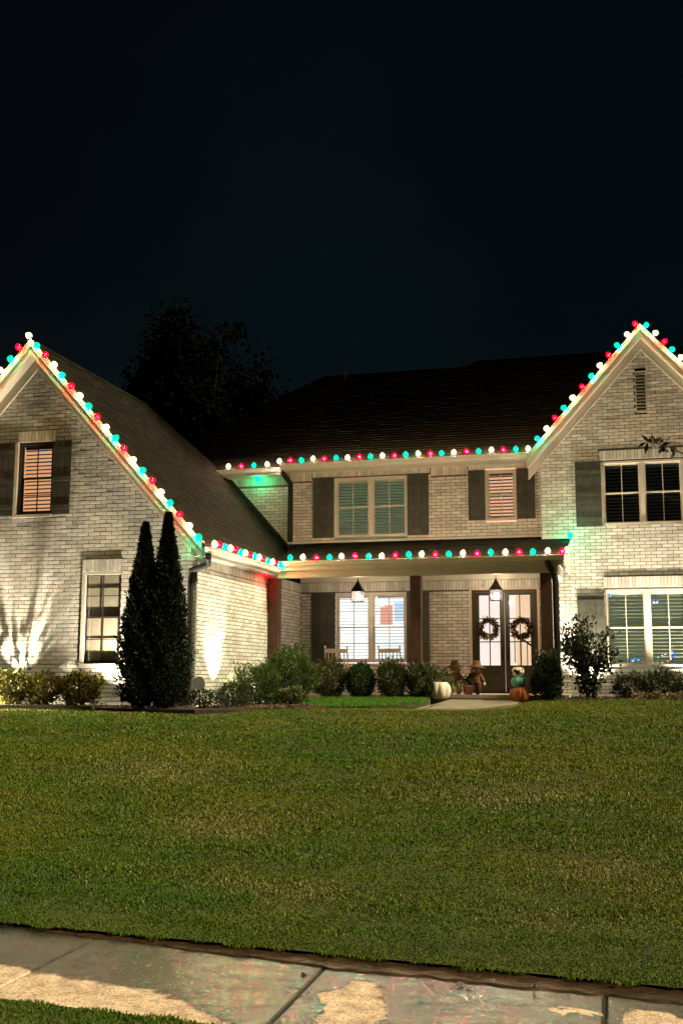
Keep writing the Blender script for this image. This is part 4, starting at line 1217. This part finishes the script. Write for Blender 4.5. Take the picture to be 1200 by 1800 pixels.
# pointed evergreens
def arborvitae(label, x, y, z0, h, r):
    root = empty('arborvitae', (x, y, z0)); tag(root, label, 'evergreen tree', 'pair of pointed evergreens')
    n = 24000
    t = rng.random(n) ** .75
    prof = r * np.clip(np.interp(t, [0, .06, .22, .5, .8, .93, 1.0], [.70, .92, 1.0, .74, .30, .11, .01]), 0, 2)
    a = rng.uniform(0, 6.283, n)
    lump = 1 + .13 * np.sin(a * 5 + t * 22) + .10 * np.sin(a * 9 - t * 37 + 1) + .10 * np.sin(a * 14 + t * 71) + .35 * (rng.random(n) ** 14)
    rr_ = prof * lump * (1 - .5 * rng.random(n) ** 2.2)
    P = np.stack([rr_ * np.cos(a), rr_ * np.sin(a), .06 + t * h], 1)
    N = np.stack([np.cos(a) * .55, np.sin(a) * .55, np.full(n, 1.0)], 1)
    V, Q, C = leaf_arrays(P, N, .085, tints(n, (.007, .012, .004), .4), .30)
    np_mesh('foliage', V, [Q], C, 'needle', root)
    cr_ = MB(); cr_.lathe([(r * .45, .05), (r * .72, h * .15), (r * .74, h * .25), (r * .50, h * .5), (r * .17, h * .8), (.01, h * .95)], n=14, c=(.006, .010, .004)); cr_.build('inner_foliage', 'needle', root, True)
    MB().tube([(0, 0, -.1), (0, 0, h * .5), (0, 0, h * .95)], [.06, .04, .01], 7).build('trunk', 'bark', root)
arborvitae('slightly shorter pointed evergreen on the window side of the dark pair', -8.86, 19.2, 1.0, 3.38, .40)
arborvitae('taller pointed evergreen of the dark pair next to the downspout', -8.44, 19.3, 1.0, 3.56, .42)
# bed beside the wing wall
shrub('shrub', 'small round bush beside the downspout and the grey disc', (-7.85, 19.75, 1.02), (.27, .25, .17), 1100, .05, DRK, OLV, .3)
shrub('shrub', 'low round dark bush in front of the leafy side wall shrubs', (-7.36, 20.15, 1.0), (.34, .32, .24), 2200, .045, (.035, .06, .015), OLV, .2, hollow=.6, lump=.1)
shrub('shrub', 'dark leafy bush hiding the side wall spotlight', (-7.48, 21.9, 1.0), (.50, .40, .40), 2300, .075, MID, (.08, .12, .02), .3, .35)
shrub('shrub', 'large feathery green bush at the corner of the porch and side wall', (-7.20, 22.9, 1.02), (.64, .5, .54), 5200, .095, (.048, .085, .016), (.10, .15, .03), .25, .35, .28)
shrub('shrub', 'pale low plant at the foot of the feathery green bush', (-6.75, 22.0, 1.04), (.26, .22, .16), 600, .08, (.13, .14, .05), MID, .4, .3)
# clipped bushes before the porch
def y2(x): return 24.25
shrub('shrub', 'leftmost of the three bushes before the porch window with twiggy reddish leaves', (-6.60, 24.15, 1.08), (.40, .34, .42), 3600, .075, (.040, .058, .015), (.20, .12, .05), .12, .45, .3, lump=.08)
shrub('shrub', 'middle smooth rounded green bush of the three before the porch window', (-5.87, 24.15, 1.08), (.31, .30, .40), 4200, .055, (.022, .055, .010), None, .1, .15, .45, lump=.06, hollow=.65)
shrub('shrub', 'right bush of the three before the porch window with reddish tips', (-5.16, 24.15, 1.08), (.32, .30, .42), 3600, .075, (.034, .055, .014), (.18, .12, .05), .12, .45, .3, lump=.08)
shrub('shrub', 'loose leafy bush at the foot of the middle porch post', (-4.50, 24.3, 1.08), (.32, .30, .38), 1700, .085, (.045, .060, .020), (.13, .14, .06), .25, .25, .55)
shrub('flowering_plant', 'pale leafy plant between the middle post and the white pumpkin', (-4.12, 24.75, 1.15), (.24, .22, .30), 700, .085, (.11, .13, .06), (.35, .30, .22), .2, .3, .55, cat='plant')
# right of the door
shrub('shrub', 'dark leafy bush with a few pale blossoms at the right porch post', (-1.80, 24.38, 1.08), (.31, .30, .50), 3000, .075, (.022, .038, .014), (.30, .26, .20), .03, .25, .55)
shrub('shrub', 'low twiggy bush left under the right ground floor window', (-.12, 25.8, 1.08), (.36, .33, .28), 1900, .07, DRK, (.10, .06, .03), .2, .55, .35)
shrub('shrub', 'wide spiky bush at the right picture edge under the window', (.62, 25.7, 1.08), (.48, .36, .30), 2400, .08, (.035, .045, .015), DRK, .3, .6, .35)
for k, (x, y) in enumerate(((.15, 25.15), (.45, 25.1), (.85, 25.2))):
    shrub('flowering_plant', ('small pale flowering plant, left of three at the edge of the right bed', 'small pale flowering plant, middle of three at the edge of the right bed', 'small pale flowering plant, right of three at the edge of the right bed')[k], (x, y, 1.10), (.17, .14, .075), 320, .06, (.16, .12, .06), (.42, .33, .22), .3, .2, .6, cat='plant', group='low flowers in the right bed', stems=3)
# tall open shrub right of the porch
def open_shrub(label, c, h, r, n):
    root = empty('tall_shrub', c); tag(root, label, 'shrub')
    tips = []
    for k in range(15):
        a = random.uniform(0, 6.28); q = random.uniform(.2, 1) * r
        p1 = Vector((.05 * math.cos(a), .05 * math.sin(a), -.06)); p2 = Vector((q * .35 * math.cos(a), q * .35 * math.sin(a), h * .38)); p3 = Vector((q * math.cos(a), q * .8 * math.sin(a), h * random.uniform(.55, .98) * (1.08 - .25 * (q / r) ** 2)))
        MB().tube([p1, p2, p3], [.02, .014, .004], 5).build('stem', 'bark', root)
        for t in np.linspace(.15, 1, 9):
            tips.append((p2.lerp(p3, float(t)), .17))
        for t in np.linspace(.5, 1, 3): tips.append((p1.lerp(p2, float(t)), .15))
    P = []
    for _ in range(n):
        p, s_ = random.choice(tips); P.append((p.x + random.gauss(0, s_ * .75), p.y + random.gauss(0, s_ * .6), max(.12, p.z + random.gauss(0, s_ * .6))))
    P = np.array(P); N = P - np.array([0, 0, h * .4]); N /= np.linalg.norm(N, axis=1, keepdims=True)
    V, Q, C = leaf_arrays(P, N * .6 + np.array([0, 0, .2]), .085, tints(len(P), (.016, .024, .010), .4, (.05, .045, .02), .1), .62)
    np_mesh('foliage', V, [Q], C, 'leaf', root)
open_shrub('tall open dark shrub silhouetted against the bright brick right of the porch', (-.95, 25.7, 1.06), 1.80, .76, 3500)

# distant dark tree behind the garage wing
def big_tree(name, label, base, h, crown, nl, leaf, colr, limbs=11, bare=0):
    root = empty(name, base); tag(root, label, 'tree')
    tr = MB(); tr.tube([(0, 0, -.3), (.15, .1, h * .3), (-.1, .1, h * .6), (.1, 0, h * .85)], [.32, .25, .14, .05], 9); tr.build('trunk', 'dark_bark', root)
    cl = []
    for k in range(limbs):
        a = k * 2.4 + random.uniform(-.4, .4); z0 = h * random.uniform(.32, .75)
        q = random.uniform(.5, 1.0)
        e = Vector((crown[0] * q * math.cos(a), crown[1] * q * math.sin(a), z0 + (h - z0) * random.uniform(.35, 1.0)))
        s_ = Vector((0, 0, z0)); mid = s_.lerp(e, .5) + Vector((0, 0, -.3))
        MB().tube([s_, mid, e], [.11, .07, .02], 6).build('limb', 'dark_bark', root)
        for t in (.45, .65, .85, 1.0):
            cl.append((s_.lerp(e, t) + Vector((random.gauss(0, .4), random.gauss(0, .4), random.gauss(0, .3))), random.uniform(.55, 1.15)))
    P = []; 
    wts = [c[1] ** 2 for c in cl]
    pick = random.choices(cl, wts, k=nl)
    for p, s_ in pick:
        d = np.random.default_rng(random.getrandbits(32)).normal(0, 1, 3) if False else (random.gauss(0, 1), random.gauss(0, 1), random.gauss(0, 1))
        P.append((p.x + d[0] * s_ * .55, p.y + d[1] * s_ * .55, p.z + d[2] * s_ * .5))
    P = np.array(P)
    V, Q, C = leaf_arrays(P, rng.normal(0, 1, P.shape), leaf, tints(len(P), colr, .5), .6)
    np_mesh('crown', V, [Q], C, 'far_leaf', root)
    return root
big_tree('deciduous_tree', 'dark leafy tree rising behind the garage wing roof', (-19.4, 48, .5), 17.6, (3.0, 2.6), 19000, .30, (.0022, .003, .002), 17)

big_tree('added_shade_tree', 'unseen tall tree added right of the frame to shade the main roof', (8.6, 27.4, .8), 29, (5.4, 4.2), 40000, .5, (.008, .011, .006), 30)  # unseen tree, added to keep the side light off the main roof

# young tree out of frame on the right whose branch tip enters the picture
yt = empty('young_tree', (3.3, 24.0, 1.08)); tag(yt, 'slender tree at the right edge with one leafy branch reaching before the gable window', 'tree')
MB().tube([(0, 0, -.2), (.05, .05, 2.2), (-.1, 0, 4.6), (.1, .1, 6.6)], [.09, .075, .05, .015], 8).build('trunk', 'bark', yt)
BR = [[(-.1, 0, 4.5), (-1.0, .1, 4.95), (-1.9, .1, 5.10), (-2.45, 0, 5.38), (-2.86, 0, 5.50)], [(-.05, 0, 4.0), (.7, .3, 4.9), (1.3, .4, 5.8)], [(0, 0, 5.2), (-.5, .5, 5.9), (-.8, .8, 6.6)], [(0, 0, 4.8), (.3, -.7, 5.6), (.5, -1.1, 6.3)]]
LP, LN = [], []
for b_ in BR:
    MB().tube(b_, [.03] + [.018] * (len(b_) - 2) + [.005], 6).build('limb', 'bark', yt)
for b_ in BR[1:]:
    for _ in range(160):
        k = random.randrange(len(b_) - 1); t = random.random(); p = Vector(b_[k]).lerp(Vector(b_[k + 1]), t)
        LP.append((p.x + random.gauss(0, .25), p.y + random.gauss(0, .25), p.z + random.gauss(0, .22))); LN.append((random.gauss(0, .6), random.gauss(0, .6), -.5))
for _ in range(26):       # leaves bunched at the tip that shows
    t = random.random(); p = Vector(BR[0][3]).lerp(Vector(BR[0][4]), t)
    an = random.uniform(0, 6.28)
    LP.append(tuple(p)); LN.append((math.cos(an) * .8, .3 * math.sin(an), math.sin(an) * .9 - .25))
for _ in range(12):
    t = random.random(); p = Vector(BR[0][2]).lerp(Vector(BR[0][3]), t)
    an = random.uniform(0, 6.28); LP.append(tuple(p)); LN.append((math.cos(an) * .6, .3, math.sin(an) * .9 - .3))
V, Q, C = leaf_arrays(np.array(LP), np.array(LN) * 1.4, .23, tints(len(LP), (.012, .014, .008), .4), .34)
np_mesh('crown', V, [Q], C, 'leaf', yt)

# ------------------------------------------------------------------ beds, walk, small lawn island
def bed(name, label, pts, z, m='mulch', top=.03, kind='structure'):
    mb = MB(); n = len(pts)
    mb.prism([(x, y) for x, y in pts], z - .3, z + top, axis='z')
    return tag(mb.build(name, m), label, 'mulch' if m == 'mulch' else None, kind=kind)
bed('mulch_bed', 'mulch bed under the left gable window', [(-18, 19.12), (-9.6, 19.12), (-8.9, 18.95), (-7.6, 18.75), (-7.0, 19.2), (-6.6, 20.4), (-6.1, 22.0), (-6.2, 23.2), (-6.6, 24.0), (-4.3, 23.85), (-4.25, 24.65), (-8.28, 24.6), (-8.28, 20.39), (-18, 20.39)], .975)
bed('mulch_bed', 'mulch bed along the right gable wall', [(-2.3, 24.3), (-1.5, 24.1), (0, 24.75), (3.5, 24.8), (3.5, 27.04), (-1.44, 27.04), (-1.44, 24.66), (-2.3, 24.66)], 1.085)
def chips(name, label, regions, n):
    V = []; Fc = []; C = []
    for k in range(n):
        (x0, x1, y0, y1, z) = random.choice(regions)
        x, y = random.uniform(x0, x1), random.uniform(y0, y1)
        a = random.uniform(0, 6.28); L, W_ = random.uniform(.02, .06), random.uniform(.008, .02)
        dx, dy = math.cos(a) * L, math.sin(a) * L; ex, ey = -math.sin(a) * W_, math.cos(a) * W_
        h = random.uniform(0, .02); i = len(V)
        V += [(x - dx, y - dy, z + h), (x + ex, y + ey, z + h + .012), (x + dx, y + dy, z + h + random.uniform(0, .03)), (x - ex, y - ey, z + h)]
        Fc.append((i, i + 1, i + 2, i + 3)); t = random.uniform(.4, 1.7); C.append((t, t, t))
    o = np_mesh(name, np.array(V), [np.array(Fc)], np.array(C), 'mulch_chip')
    return tag(o, label, 'mulch', kind='stuff')
chips('mulch_chips', 'loose bark mulch scattered over the flower beds', [(-13.5, -8.3, 19.1, 20.3, 1.008), (-7.9, -6.4, 19.6, 23.8, 1.008), (-1.4, 2.2, 24.7, 27.0, 1.115)], 9000)
# pale edging line before the left bed
mb = MB(); mb.box(-18, -9.75, 19.00, 19.115, .8, 1.052); mb.build('garden_edging', 'walk')
tag(bpy.data.objects['garden_edging'], 'thin pale concrete edging between lawn and the left flower bed', 'edging', kind='structure')
# walkway: from the porch towards the left, slightly sunk behind the lawn crest
def sloped(name, poly, zf, m, zb=.7):
    mb = MB(); n = len(poly)
    top = [(x, y, zf(x, y)) for x, y in poly]
    cx = sum(p[0] for p in top) / n; cy = sum(p[1] for p in top) / n; c = (cx, cy, zf(cx, cy))
    for k in range(n):
        a, b = top[k], top[(k + 1) % n]
        mb.face([a, b, c]); mb.face([(a[0], a[1], zb), (b[0], b[1], zb), b, a])
    return mb.build(name, m)
zwalk = lambda x, y: float(np.interp(y, [20.7, 22.0, 22.7, 23.3, 24.6], [.78, .84, .955, 1.045, 1.105]))
path = [(-3.95, 24.60), (-2.40, 24.60), (-2.35, 23.4), (-2.7, 22.3), (-3.6, 21.5), (-5.0, 20.95), (-6.4, 20.85), (-6.5, 21.9), (-5.2, 22.1), (-4.4, 22.6), (-4.0, 23.4)]
tag(sloped('walkway', path, zwalk, 'walk'), 'pale concrete walkway curving from the lawn to the front doors', 'walkway', kind='structure')
# raised lawn island in front of the clipped bushes
isl = [(-6.35, 22.15), (-5.2, 22.25), (-4.55, 22.7), (-4.2, 23.3), (-4.25, 23.85), (-5.2, 23.95), (-6.3, 23.95), (-6.9, 23.7), (-6.8, 22.7)]
zisl = lambda x, y: .985 + (y - 22.15) / 1.8 * .15
tag(sloped('lawn_island', isl, zisl, 'lawn_soil'), 'small raised patch of lawn behind the curved walkway', 'lawn', kind='structure')
def pip(x, y, poly):
    ins = np.zeros(len(x), bool); n = len(poly)
    for k in range(n):
        (x0, y0), (x1, y1) = poly[k], poly[(k + 1) % n]
        c = ((y0 > y) != (y1 > y)) & (x < (x1 - x0) * (y - y0) / (y1 - y0 + 1e-12) + x0); ins ^= c
    return ins
def island_grass():
    n = 15000
    x = rng.uniform(-7, -4.1, n); y = rng.uniform(22.1, 24, n); k = pip(x, y, isl); x, y = x[k], y[k]; n = len(x)
    h = rng.uniform(.03, .06, n); wd = .010; a = rng.uniform(0, 6.28, n)
    la = rng.uniform(0, 6.28, n); zi = zisl(x, y) - .002
    b0 = np.stack([x - np.cos(a) * wd, y - np.sin(a) * wd, zi], 1); b1 = np.stack([x + np.cos(a) * wd, y + np.sin(a) * wd, zi], 1)
    tp = np.stack([x + np.cos(la) * h * .5, y + np.sin(la) * h * .5, zi + h], 1)
    V = np.stack([b0, b1, tp], 1).reshape(-1, 3); i = np.arange(n) * 3
    C = np.array([.085, .20, .014]) * rng.uniform(.7, 1.4, (n, 1))  # greener than the lawn: porch light put into the blade colour
    return np_mesh('island_grass', V, [np.stack([i, i + 1, i + 2], 1)], C, 'grass')
tag(island_grass(), 'grass on the small raised lawn patch, tinted brighter as if lit from the porch', 'grass', kind='stuff')

# ------------------------------------------------------------------ porch things
def wreath(label, x, z):
    y = YM + .005
    root = empty('wreath', (x, y, z)); tag(root, label, 'wreath', 'wreaths on the front doors')
    pts = [(.185 * math.cos(t), 0, .185 * math.sin(t)) for t in np.linspace(0, 2 * math.pi, 25)]
    MB().tube(pts, .03, 6, cap=False).build('ring', 'bark', root)
    n = 950
    t = rng.uniform(0, 6.283, n); rr_ = .18 + rng.normal(0, .034, n)
    P = np.stack([rr_ * np.cos(t), rng.normal(-.02, .022, n), rr_ * np.sin(t)], 1)
    N = np.stack([np.cos(t) + .6 * np.sin(t), np.full(n, -.5), np.sin(t) - .6 * np.cos(t)], 1)
    V, Q, C = leaf_arrays(P, N, .075, tints(n, (.055, .032, .018), .5, (.26, .10, .04), .25), .5)
    np_mesh('leaves', V, [Q], C, 'wreath_leaf', root)
    for k in range(9):
        a = random.uniform(2.4, 6.0); r_ = .2 + random.uniform(-.03, .05); s_ = random.uniform(.02, .036)
        m_ = MB(); m_.v = [(r_ * math.cos(a) + p[0] * s_, -.055 + p[1] * s_, r_ * math.sin(a) + p[2] * s_) for p in IV]; m_.f = list(IF); m_.c = [(1, 1, 1)] * 20
        m_.build('berry', 'pumpkin_white' if k % 2 else 'skin_cloth', root)
wreath('leafy autumn wreath on the left front door', -3.43, 2.77)
wreath('leafy autumn wreath on the right front door', -2.615, 2.77)

def pumpkin(label, loc, r, h, m, ribs=9, stem=True, spots=False, tilt=0):
    root = empty('pumpkin', loc); tag(root, label, 'pumpkin')
    nu, nv = 54, 16; V = []; 
    for j in range(nv + 1):
        ph = math.pi * j / nv
        for i_ in range(nu):
            th = 2 * math.pi * i_ / nu
            rb = 1 - .13 * (abs(math.cos(th * ribs / 2)) ** 6) * math.sin(ph) ** .6
            rr_ = r * math.sin(ph) ** .75 * rb
            zz = h / 2 - h / 2 * math.cos(ph) * (1 - .0)
            dip = .12 * h * math.exp(-(math.sin(ph) / .35) ** 2)
            zz = zz - dip if ph > math.pi / 2 else zz + dip * .5
            V.append((rr_ * math.cos(th), rr_ * math.sin(th), zz))
    Fq = [(j * nu + i_, j * nu + (i_ + 1) % nu, (j + 1) * nu + (i_ + 1) % nu, (j + 1) * nu + i_) for j in range(nv) for i_ in range(nu)]
    b_ = MB(); b_.v = V; b_.f = [tuple(reversed(f)) for f in Fq]; b_.c = [(1, 1, 1)] * len(Fq)
    o = b_.build('rind', m, root, True); o.rotation_euler = (tilt, 0, 0)
    if stem:
        MB().tube([(0, 0, h * .86), (.01, 0, h * 1.02), (.035, .01, h * 1.14)], [.032, .022, .016], 7).build('stem', 'stem', root)
    if spots:
        for k in range(9):
            a = random.uniform(-2.9, -.3); e = random.uniform(-.5, .8)
            p = Vector((math.cos(a) * math.cos(e) * r * .97, math.sin(a) * math.cos(e) * r * .97, h / 2 + math.sin(e) * h * .46))
            m_ = MB(); s_ = random.uniform(.022, .038); m_.v = [(p.x + q[0] * s_, p.y + q[1] * s_ * .6, p.z + q[2] * s_) for q in IV]; m_.f = list(IF); m_.c = [(1, 1, 1)] * 20
            m_.build('spot', 'metal_dark', root)
    return root
pumpkin('large white ribbed pumpkin at the left edge of the walkway', (-4.12, 24.35, 1.085), .245, .43, 'pumpkin_white', 8)
pumpkin('orange pumpkin at the back left under the stacked pumpkins', (-2.47, 24.46, 1.06), .15, .31, 'pumpkin_orange')
pumpkin('larger front orange pumpkin beside the walkway under the stack', (-2.34, 24.20, 1.06), .175, .34, 'pumpkin_orange')
pumpkin('teal pumpkin in the middle of the stack right of the doors', (-2.40, 24.32, 1.365), .165, .26, 'pumpkin_teal', stem=False)
pumpkin('white pumpkin with black spots on top of the stack', (-2.41, 24.32, 1.60), .14, .22, 'pumpkin_white', spots=True)

def skin_body(name, verts, edges, radii, m, parent):
    me = bpy.data.meshes.new(name); me.from_pydata(verts, edges, [])
    o = bpy.data.objects.new(name, me); link(o, parent)
    md = o.modifiers.new('skin', 'SKIN'); md.use_smooth_shade = True
    if not me.skin_vertices: 
        return o
    for k, r_ in enumerate(radii):
        me.skin_vertices[0].data[k].radius = (r_, r_)
    me.skin_vertices[0].data[0].use_root = True
    sb = o.modifiers.new('sub', 'SUBSURF'); sb.levels = 2; sb.render_levels = 2
    me.materials.append(MATS[m])
    return o
def scarecrow(label, loc, s, shirt, hat, lean):
    root = empty('scarecrow_doll', loc); tag(root, label, 'scarecrow doll', 'pair of scarecrow dolls by the door')
    root.scale = (s, s, s); root.rotation_euler = (0, lean, 0)
    # pelvis, chest, neck, shoulders-arms, legs (sitting, legs forward and down)
    v = [(0, 0, .28), (0, -.01, .42), (0, -.01, .53), (0, -.02, .58), (.12, -.02, .50), (.20, -.06, .40), (.24, -.12, .31), (-.12, -.02, .50), (-.20, -.06, .40), (-.22, -.13, .32), (.08, -.10, .27), (.10, -.20, .24), (.11, -.21, .06), (-.08, -.10, .27), (-.10, -.20, .24), (-.11, -.21, .06)]
    e = [(0, 1), (1, 2), (2, 3), (2, 4), (4, 5), (5, 6), (2, 7), (7, 8), (8, 9), (0, 10), (10, 11), (11, 12), (0, 13), (13, 14), (14, 15)]
    r_ = [.11, .12, .09, .05, .055, .05, .038, .055, .05, .038, .07, .06, .05, .07, .06, .05]
    skin_body('body', v, e, r_, shirt, root)
    hd = MB(); hd.lathe([(.02, -.10), (.07, -.085), (.105, -.03), (.11, .02), (.085, .08), (.03, .105)], 0, -.03, .67, 14); hd.build('head', 'skin_cloth', root, True)
    fc = MB()
    for sx in (-1, 1): fc.v += [(sx * .04 + p[0] * .013, -.135 + p[1] * .01, .685 + p[2] * .015) for p in IV]
    fc.f = list(IF) + [tuple(q + 12 for q in f) for f in IF]; fc.c = [(1, 1, 1)] * 40
    fc.tube([(-.045, -.132, .635), (0, -.14, .622), (.045, -.132, .635)], .006, 5)
    fc.build('face', 'metal_dark', root)
    ht = MB(); ht.lathe([(.01, .012), (.15, .0), (.25, -.035), (.245, -.018), (.12, .03), (.105, .10), (.085, .15), (.03, .155)], 0, -.02, .735, 18); ht.build('hat', hat, root, True)
    n = 260; a = rng.uniform(0, 6.28, n)
    P = np.stack([.10 * np.cos(a), -.03 + .10 * np.sin(a), rng.uniform(.64, .73, n)], 1)
    k = ~((np.sin(a) < -.3) & (P[:, 2] < .70)); P = P[k]; a = a[k]
    N = np.stack([np.cos(a) * .6, np.sin(a) * .6, np.full(len(a), -1.0)], 1)
    V, Q, C = leaf_arrays(P, N, .11, tints(len(P), (1, 1, 1), .3), .10); np_mesh('straw_hair', V, [Q], C, 'straw', root)
    tr_ = MB()
    for sx in (-1, 1): tr_.tube([(sx * .05, -.03, .30), (sx * .09, -.12, .285), (sx * .105, -.205, .25), (sx * .112, -.215, .15), (sx * .115, -.22, .055)], [.085, .082, .075, .068, .078], 9)
    tr_.build('trousers', 'plaid_olive' if shirt == 'plaid_rust' else 'cloth_brown', root, True)
    n = 90; a = rng.uniform(0, 6.28, n)
    P = np.stack([.07 * np.cos(a), -.02 + .07 * np.sin(a), np.full(n, .575)], 1)
    V, Q, C = leaf_arrays(P, np.stack([np.cos(a), np.sin(a) - .3, np.full(n, -.5)], 1), .10, tints(n, (1, 1, 1), .3), .10); np_mesh('straw_collar', V, [Q], C, 'straw', root)
    for p in ((.25, -.135, .29), (-.23, -.145, .30)):
        m_ = MB(); m_.v = [(p[0] + q[0] * .042, p[1] + q[1] * .042, p[2] + q[2] * .05) for q in IV]; m_.f = list(IF); m_.c = [(1, 1, 1)] * 20; m_.build('hand', 'white_paint', root, True)
    for sx in (-1, 1):
        MB().tube([(sx * .105, -.19, .04), (sx * .11, -.25, .035), (sx * .115, -.30, .04)], [.05, .055, .035], 8).build('shoe', 'cloth_brown', root, True)
scarecrow('scarecrow doll in rust plaid and brown hat beside the white pumpkin', (-3.92, 25.35, 1.205), .86, 'plaid_rust', 'cloth_brown', -.03)
scarecrow('scarecrow doll in rusty brown clothes nearer to the door frame', (-3.52, 25.55, 1.205), .86, 'plaid_rust2', 'cloth_brown', .08)
pt_ = empty('flower_pot', (-3.62, 25.2, 1.2)); tag(pt_, 'small terracotta pot with dry leaves beside the scarecrow dolls', 'flower pot')
MB().lathe([(.085, 0), (.12, .17), (.135, .17), (.135, .205), (.12, .205), (.11, .16)], n=16).build('pot', 'terracotta', pt_, True)
P = rng.normal(0, .06, (160, 3)) + np.array([0, 0, .27]); V, Q, C = leaf_arrays(P, rng.normal(0, 1, (160, 3)) + np.array([0, 0, 1.]), .08, tints(160, (.06, .045, .02), .4), .4)
np_mesh('foliage', V, [Q], C, 'leaf', pt_)

def rocking_chair(label, x, y, rz):
    root = empty('rocking_chair', (x, y, 1.2)); tag(root, label, 'rocking chair', 'rocking chairs on the porch'); root.rotation_euler = (0, 0, rz)
    W_ = .27
    for sx in (-1, 1):
        MB().tube([(sx * W_, .22, .03), (sx * W_, .24, .42), (sx * W_, .36, 1.08)], [.02, .02, .016], 7).build('back_post', 'white_paint', root)
        MB().lathe([(.012, 0), (.024, .02), (.02, .045), (.004, .06)], sx * W_, .362, 1.08, 8).build('finial', 'white_paint', root)
        MB().tube([(sx * W_, -.26, .04), (sx * W_, -.26, .64)], .02, 7).build('leg', 'white_paint', root)
        MB().box(sx * W_ - .045, sx * W_ + .045, -.32, .28, .64, .665).build('arm', 'white_paint', root)
        MB().tube([(sx * W_, -.48, .06), (sx * W_, -.25, .022), (sx * W_, 0, .014), (sx * W_, .25, .022), (sx * W_, .52, .075)], .02, 6).build('rocker', 'white_paint', root)
    MB().box(-W_ + .02, W_ - .02, -.28, .23, .41, .435).build('seat', 'white_paint', root)
    MB().hexa([(-W_ + .02, .335, .96), (W_ - .02, .335, .96), (W_ - .02, .36, .96), (-W_ + .02, .36, .96), (-W_ + .02, .35, 1.06), (W_ - .02, .35, 1.06), (W_ - .02, .375, 1.06), (-W_ + .02, .375, 1.06)]).build('top_rail', 'white_paint', root)
    MB().box(-W_ + .02, W_ - .02, .26, .285, .50, .56).build('lower_rail', 'white_paint', root)
    for k in range(5):
        xx = -.19 + k * .095
        MB().tube([(xx, .27, .55), (xx, .348, .97)], .013, 6).build('spindle', 'white_paint', root)
    MB().tube([(-W_, -.26, .22), (W_, -.26, .22)], .014, 6).build('stretcher', 'white_paint', root)
rocking_chair('white rocking chair before the left half of the porch window', -6.95, 26.3, math.pi + .12)
rocking_chair('white rocking chair before the right half of the porch window', -5.55, 26.3, math.pi - .15)
# small round disc on a stake beside the downspout
ds = empty('yard_marker', (-7.87, 19.6, 1.05)); tag(ds, 'small round grey marker on a stake beside the downspout', 'yard sign')
m_ = MB(); m_.prism([(.125 * math.cos(t), .42 + .125 * math.sin(t)) for t in np.linspace(0, 2 * math.pi, 20, endpoint=False)], -.02, .02); m_.build('disc', 'sign_grey', ds)
MB().tube([(0, .03, -.1), (0, .03, .40)], .012, 6).build('stake', 'metal_dark', ds)
# a few wet leaves on the concrete and in the mud
lv = []
for k, (x, y) in enumerate(((-1.80, 6.02), (-.95, 6.0), (-.86, 5.98), (-2.6, 6.1), (-.55, 6.05))):
    V, Q, C = leaf_arrays(np.array([[0, 0, .012]]), np.array([[math.cos(k), math.sin(k), .1]]), .05, tints(1, (.05, .028, .014), .2), .6)
    o = np_mesh('fallen_leaf', V, [Q], C, 'leaf'); o.location = (x, y, 0)
    tag(o, ('brown leaf by the joint in the middle of the wet slab', 'brown leaf lying at the mud edge right of centre', 'second brown leaf touching the mud edge right of centre', 'brown leaf near the mud edge left of centre', 'brown leaf at the mud edge near the right joint')[k], 'leaf', 'fallen leaves on the sidewalk')
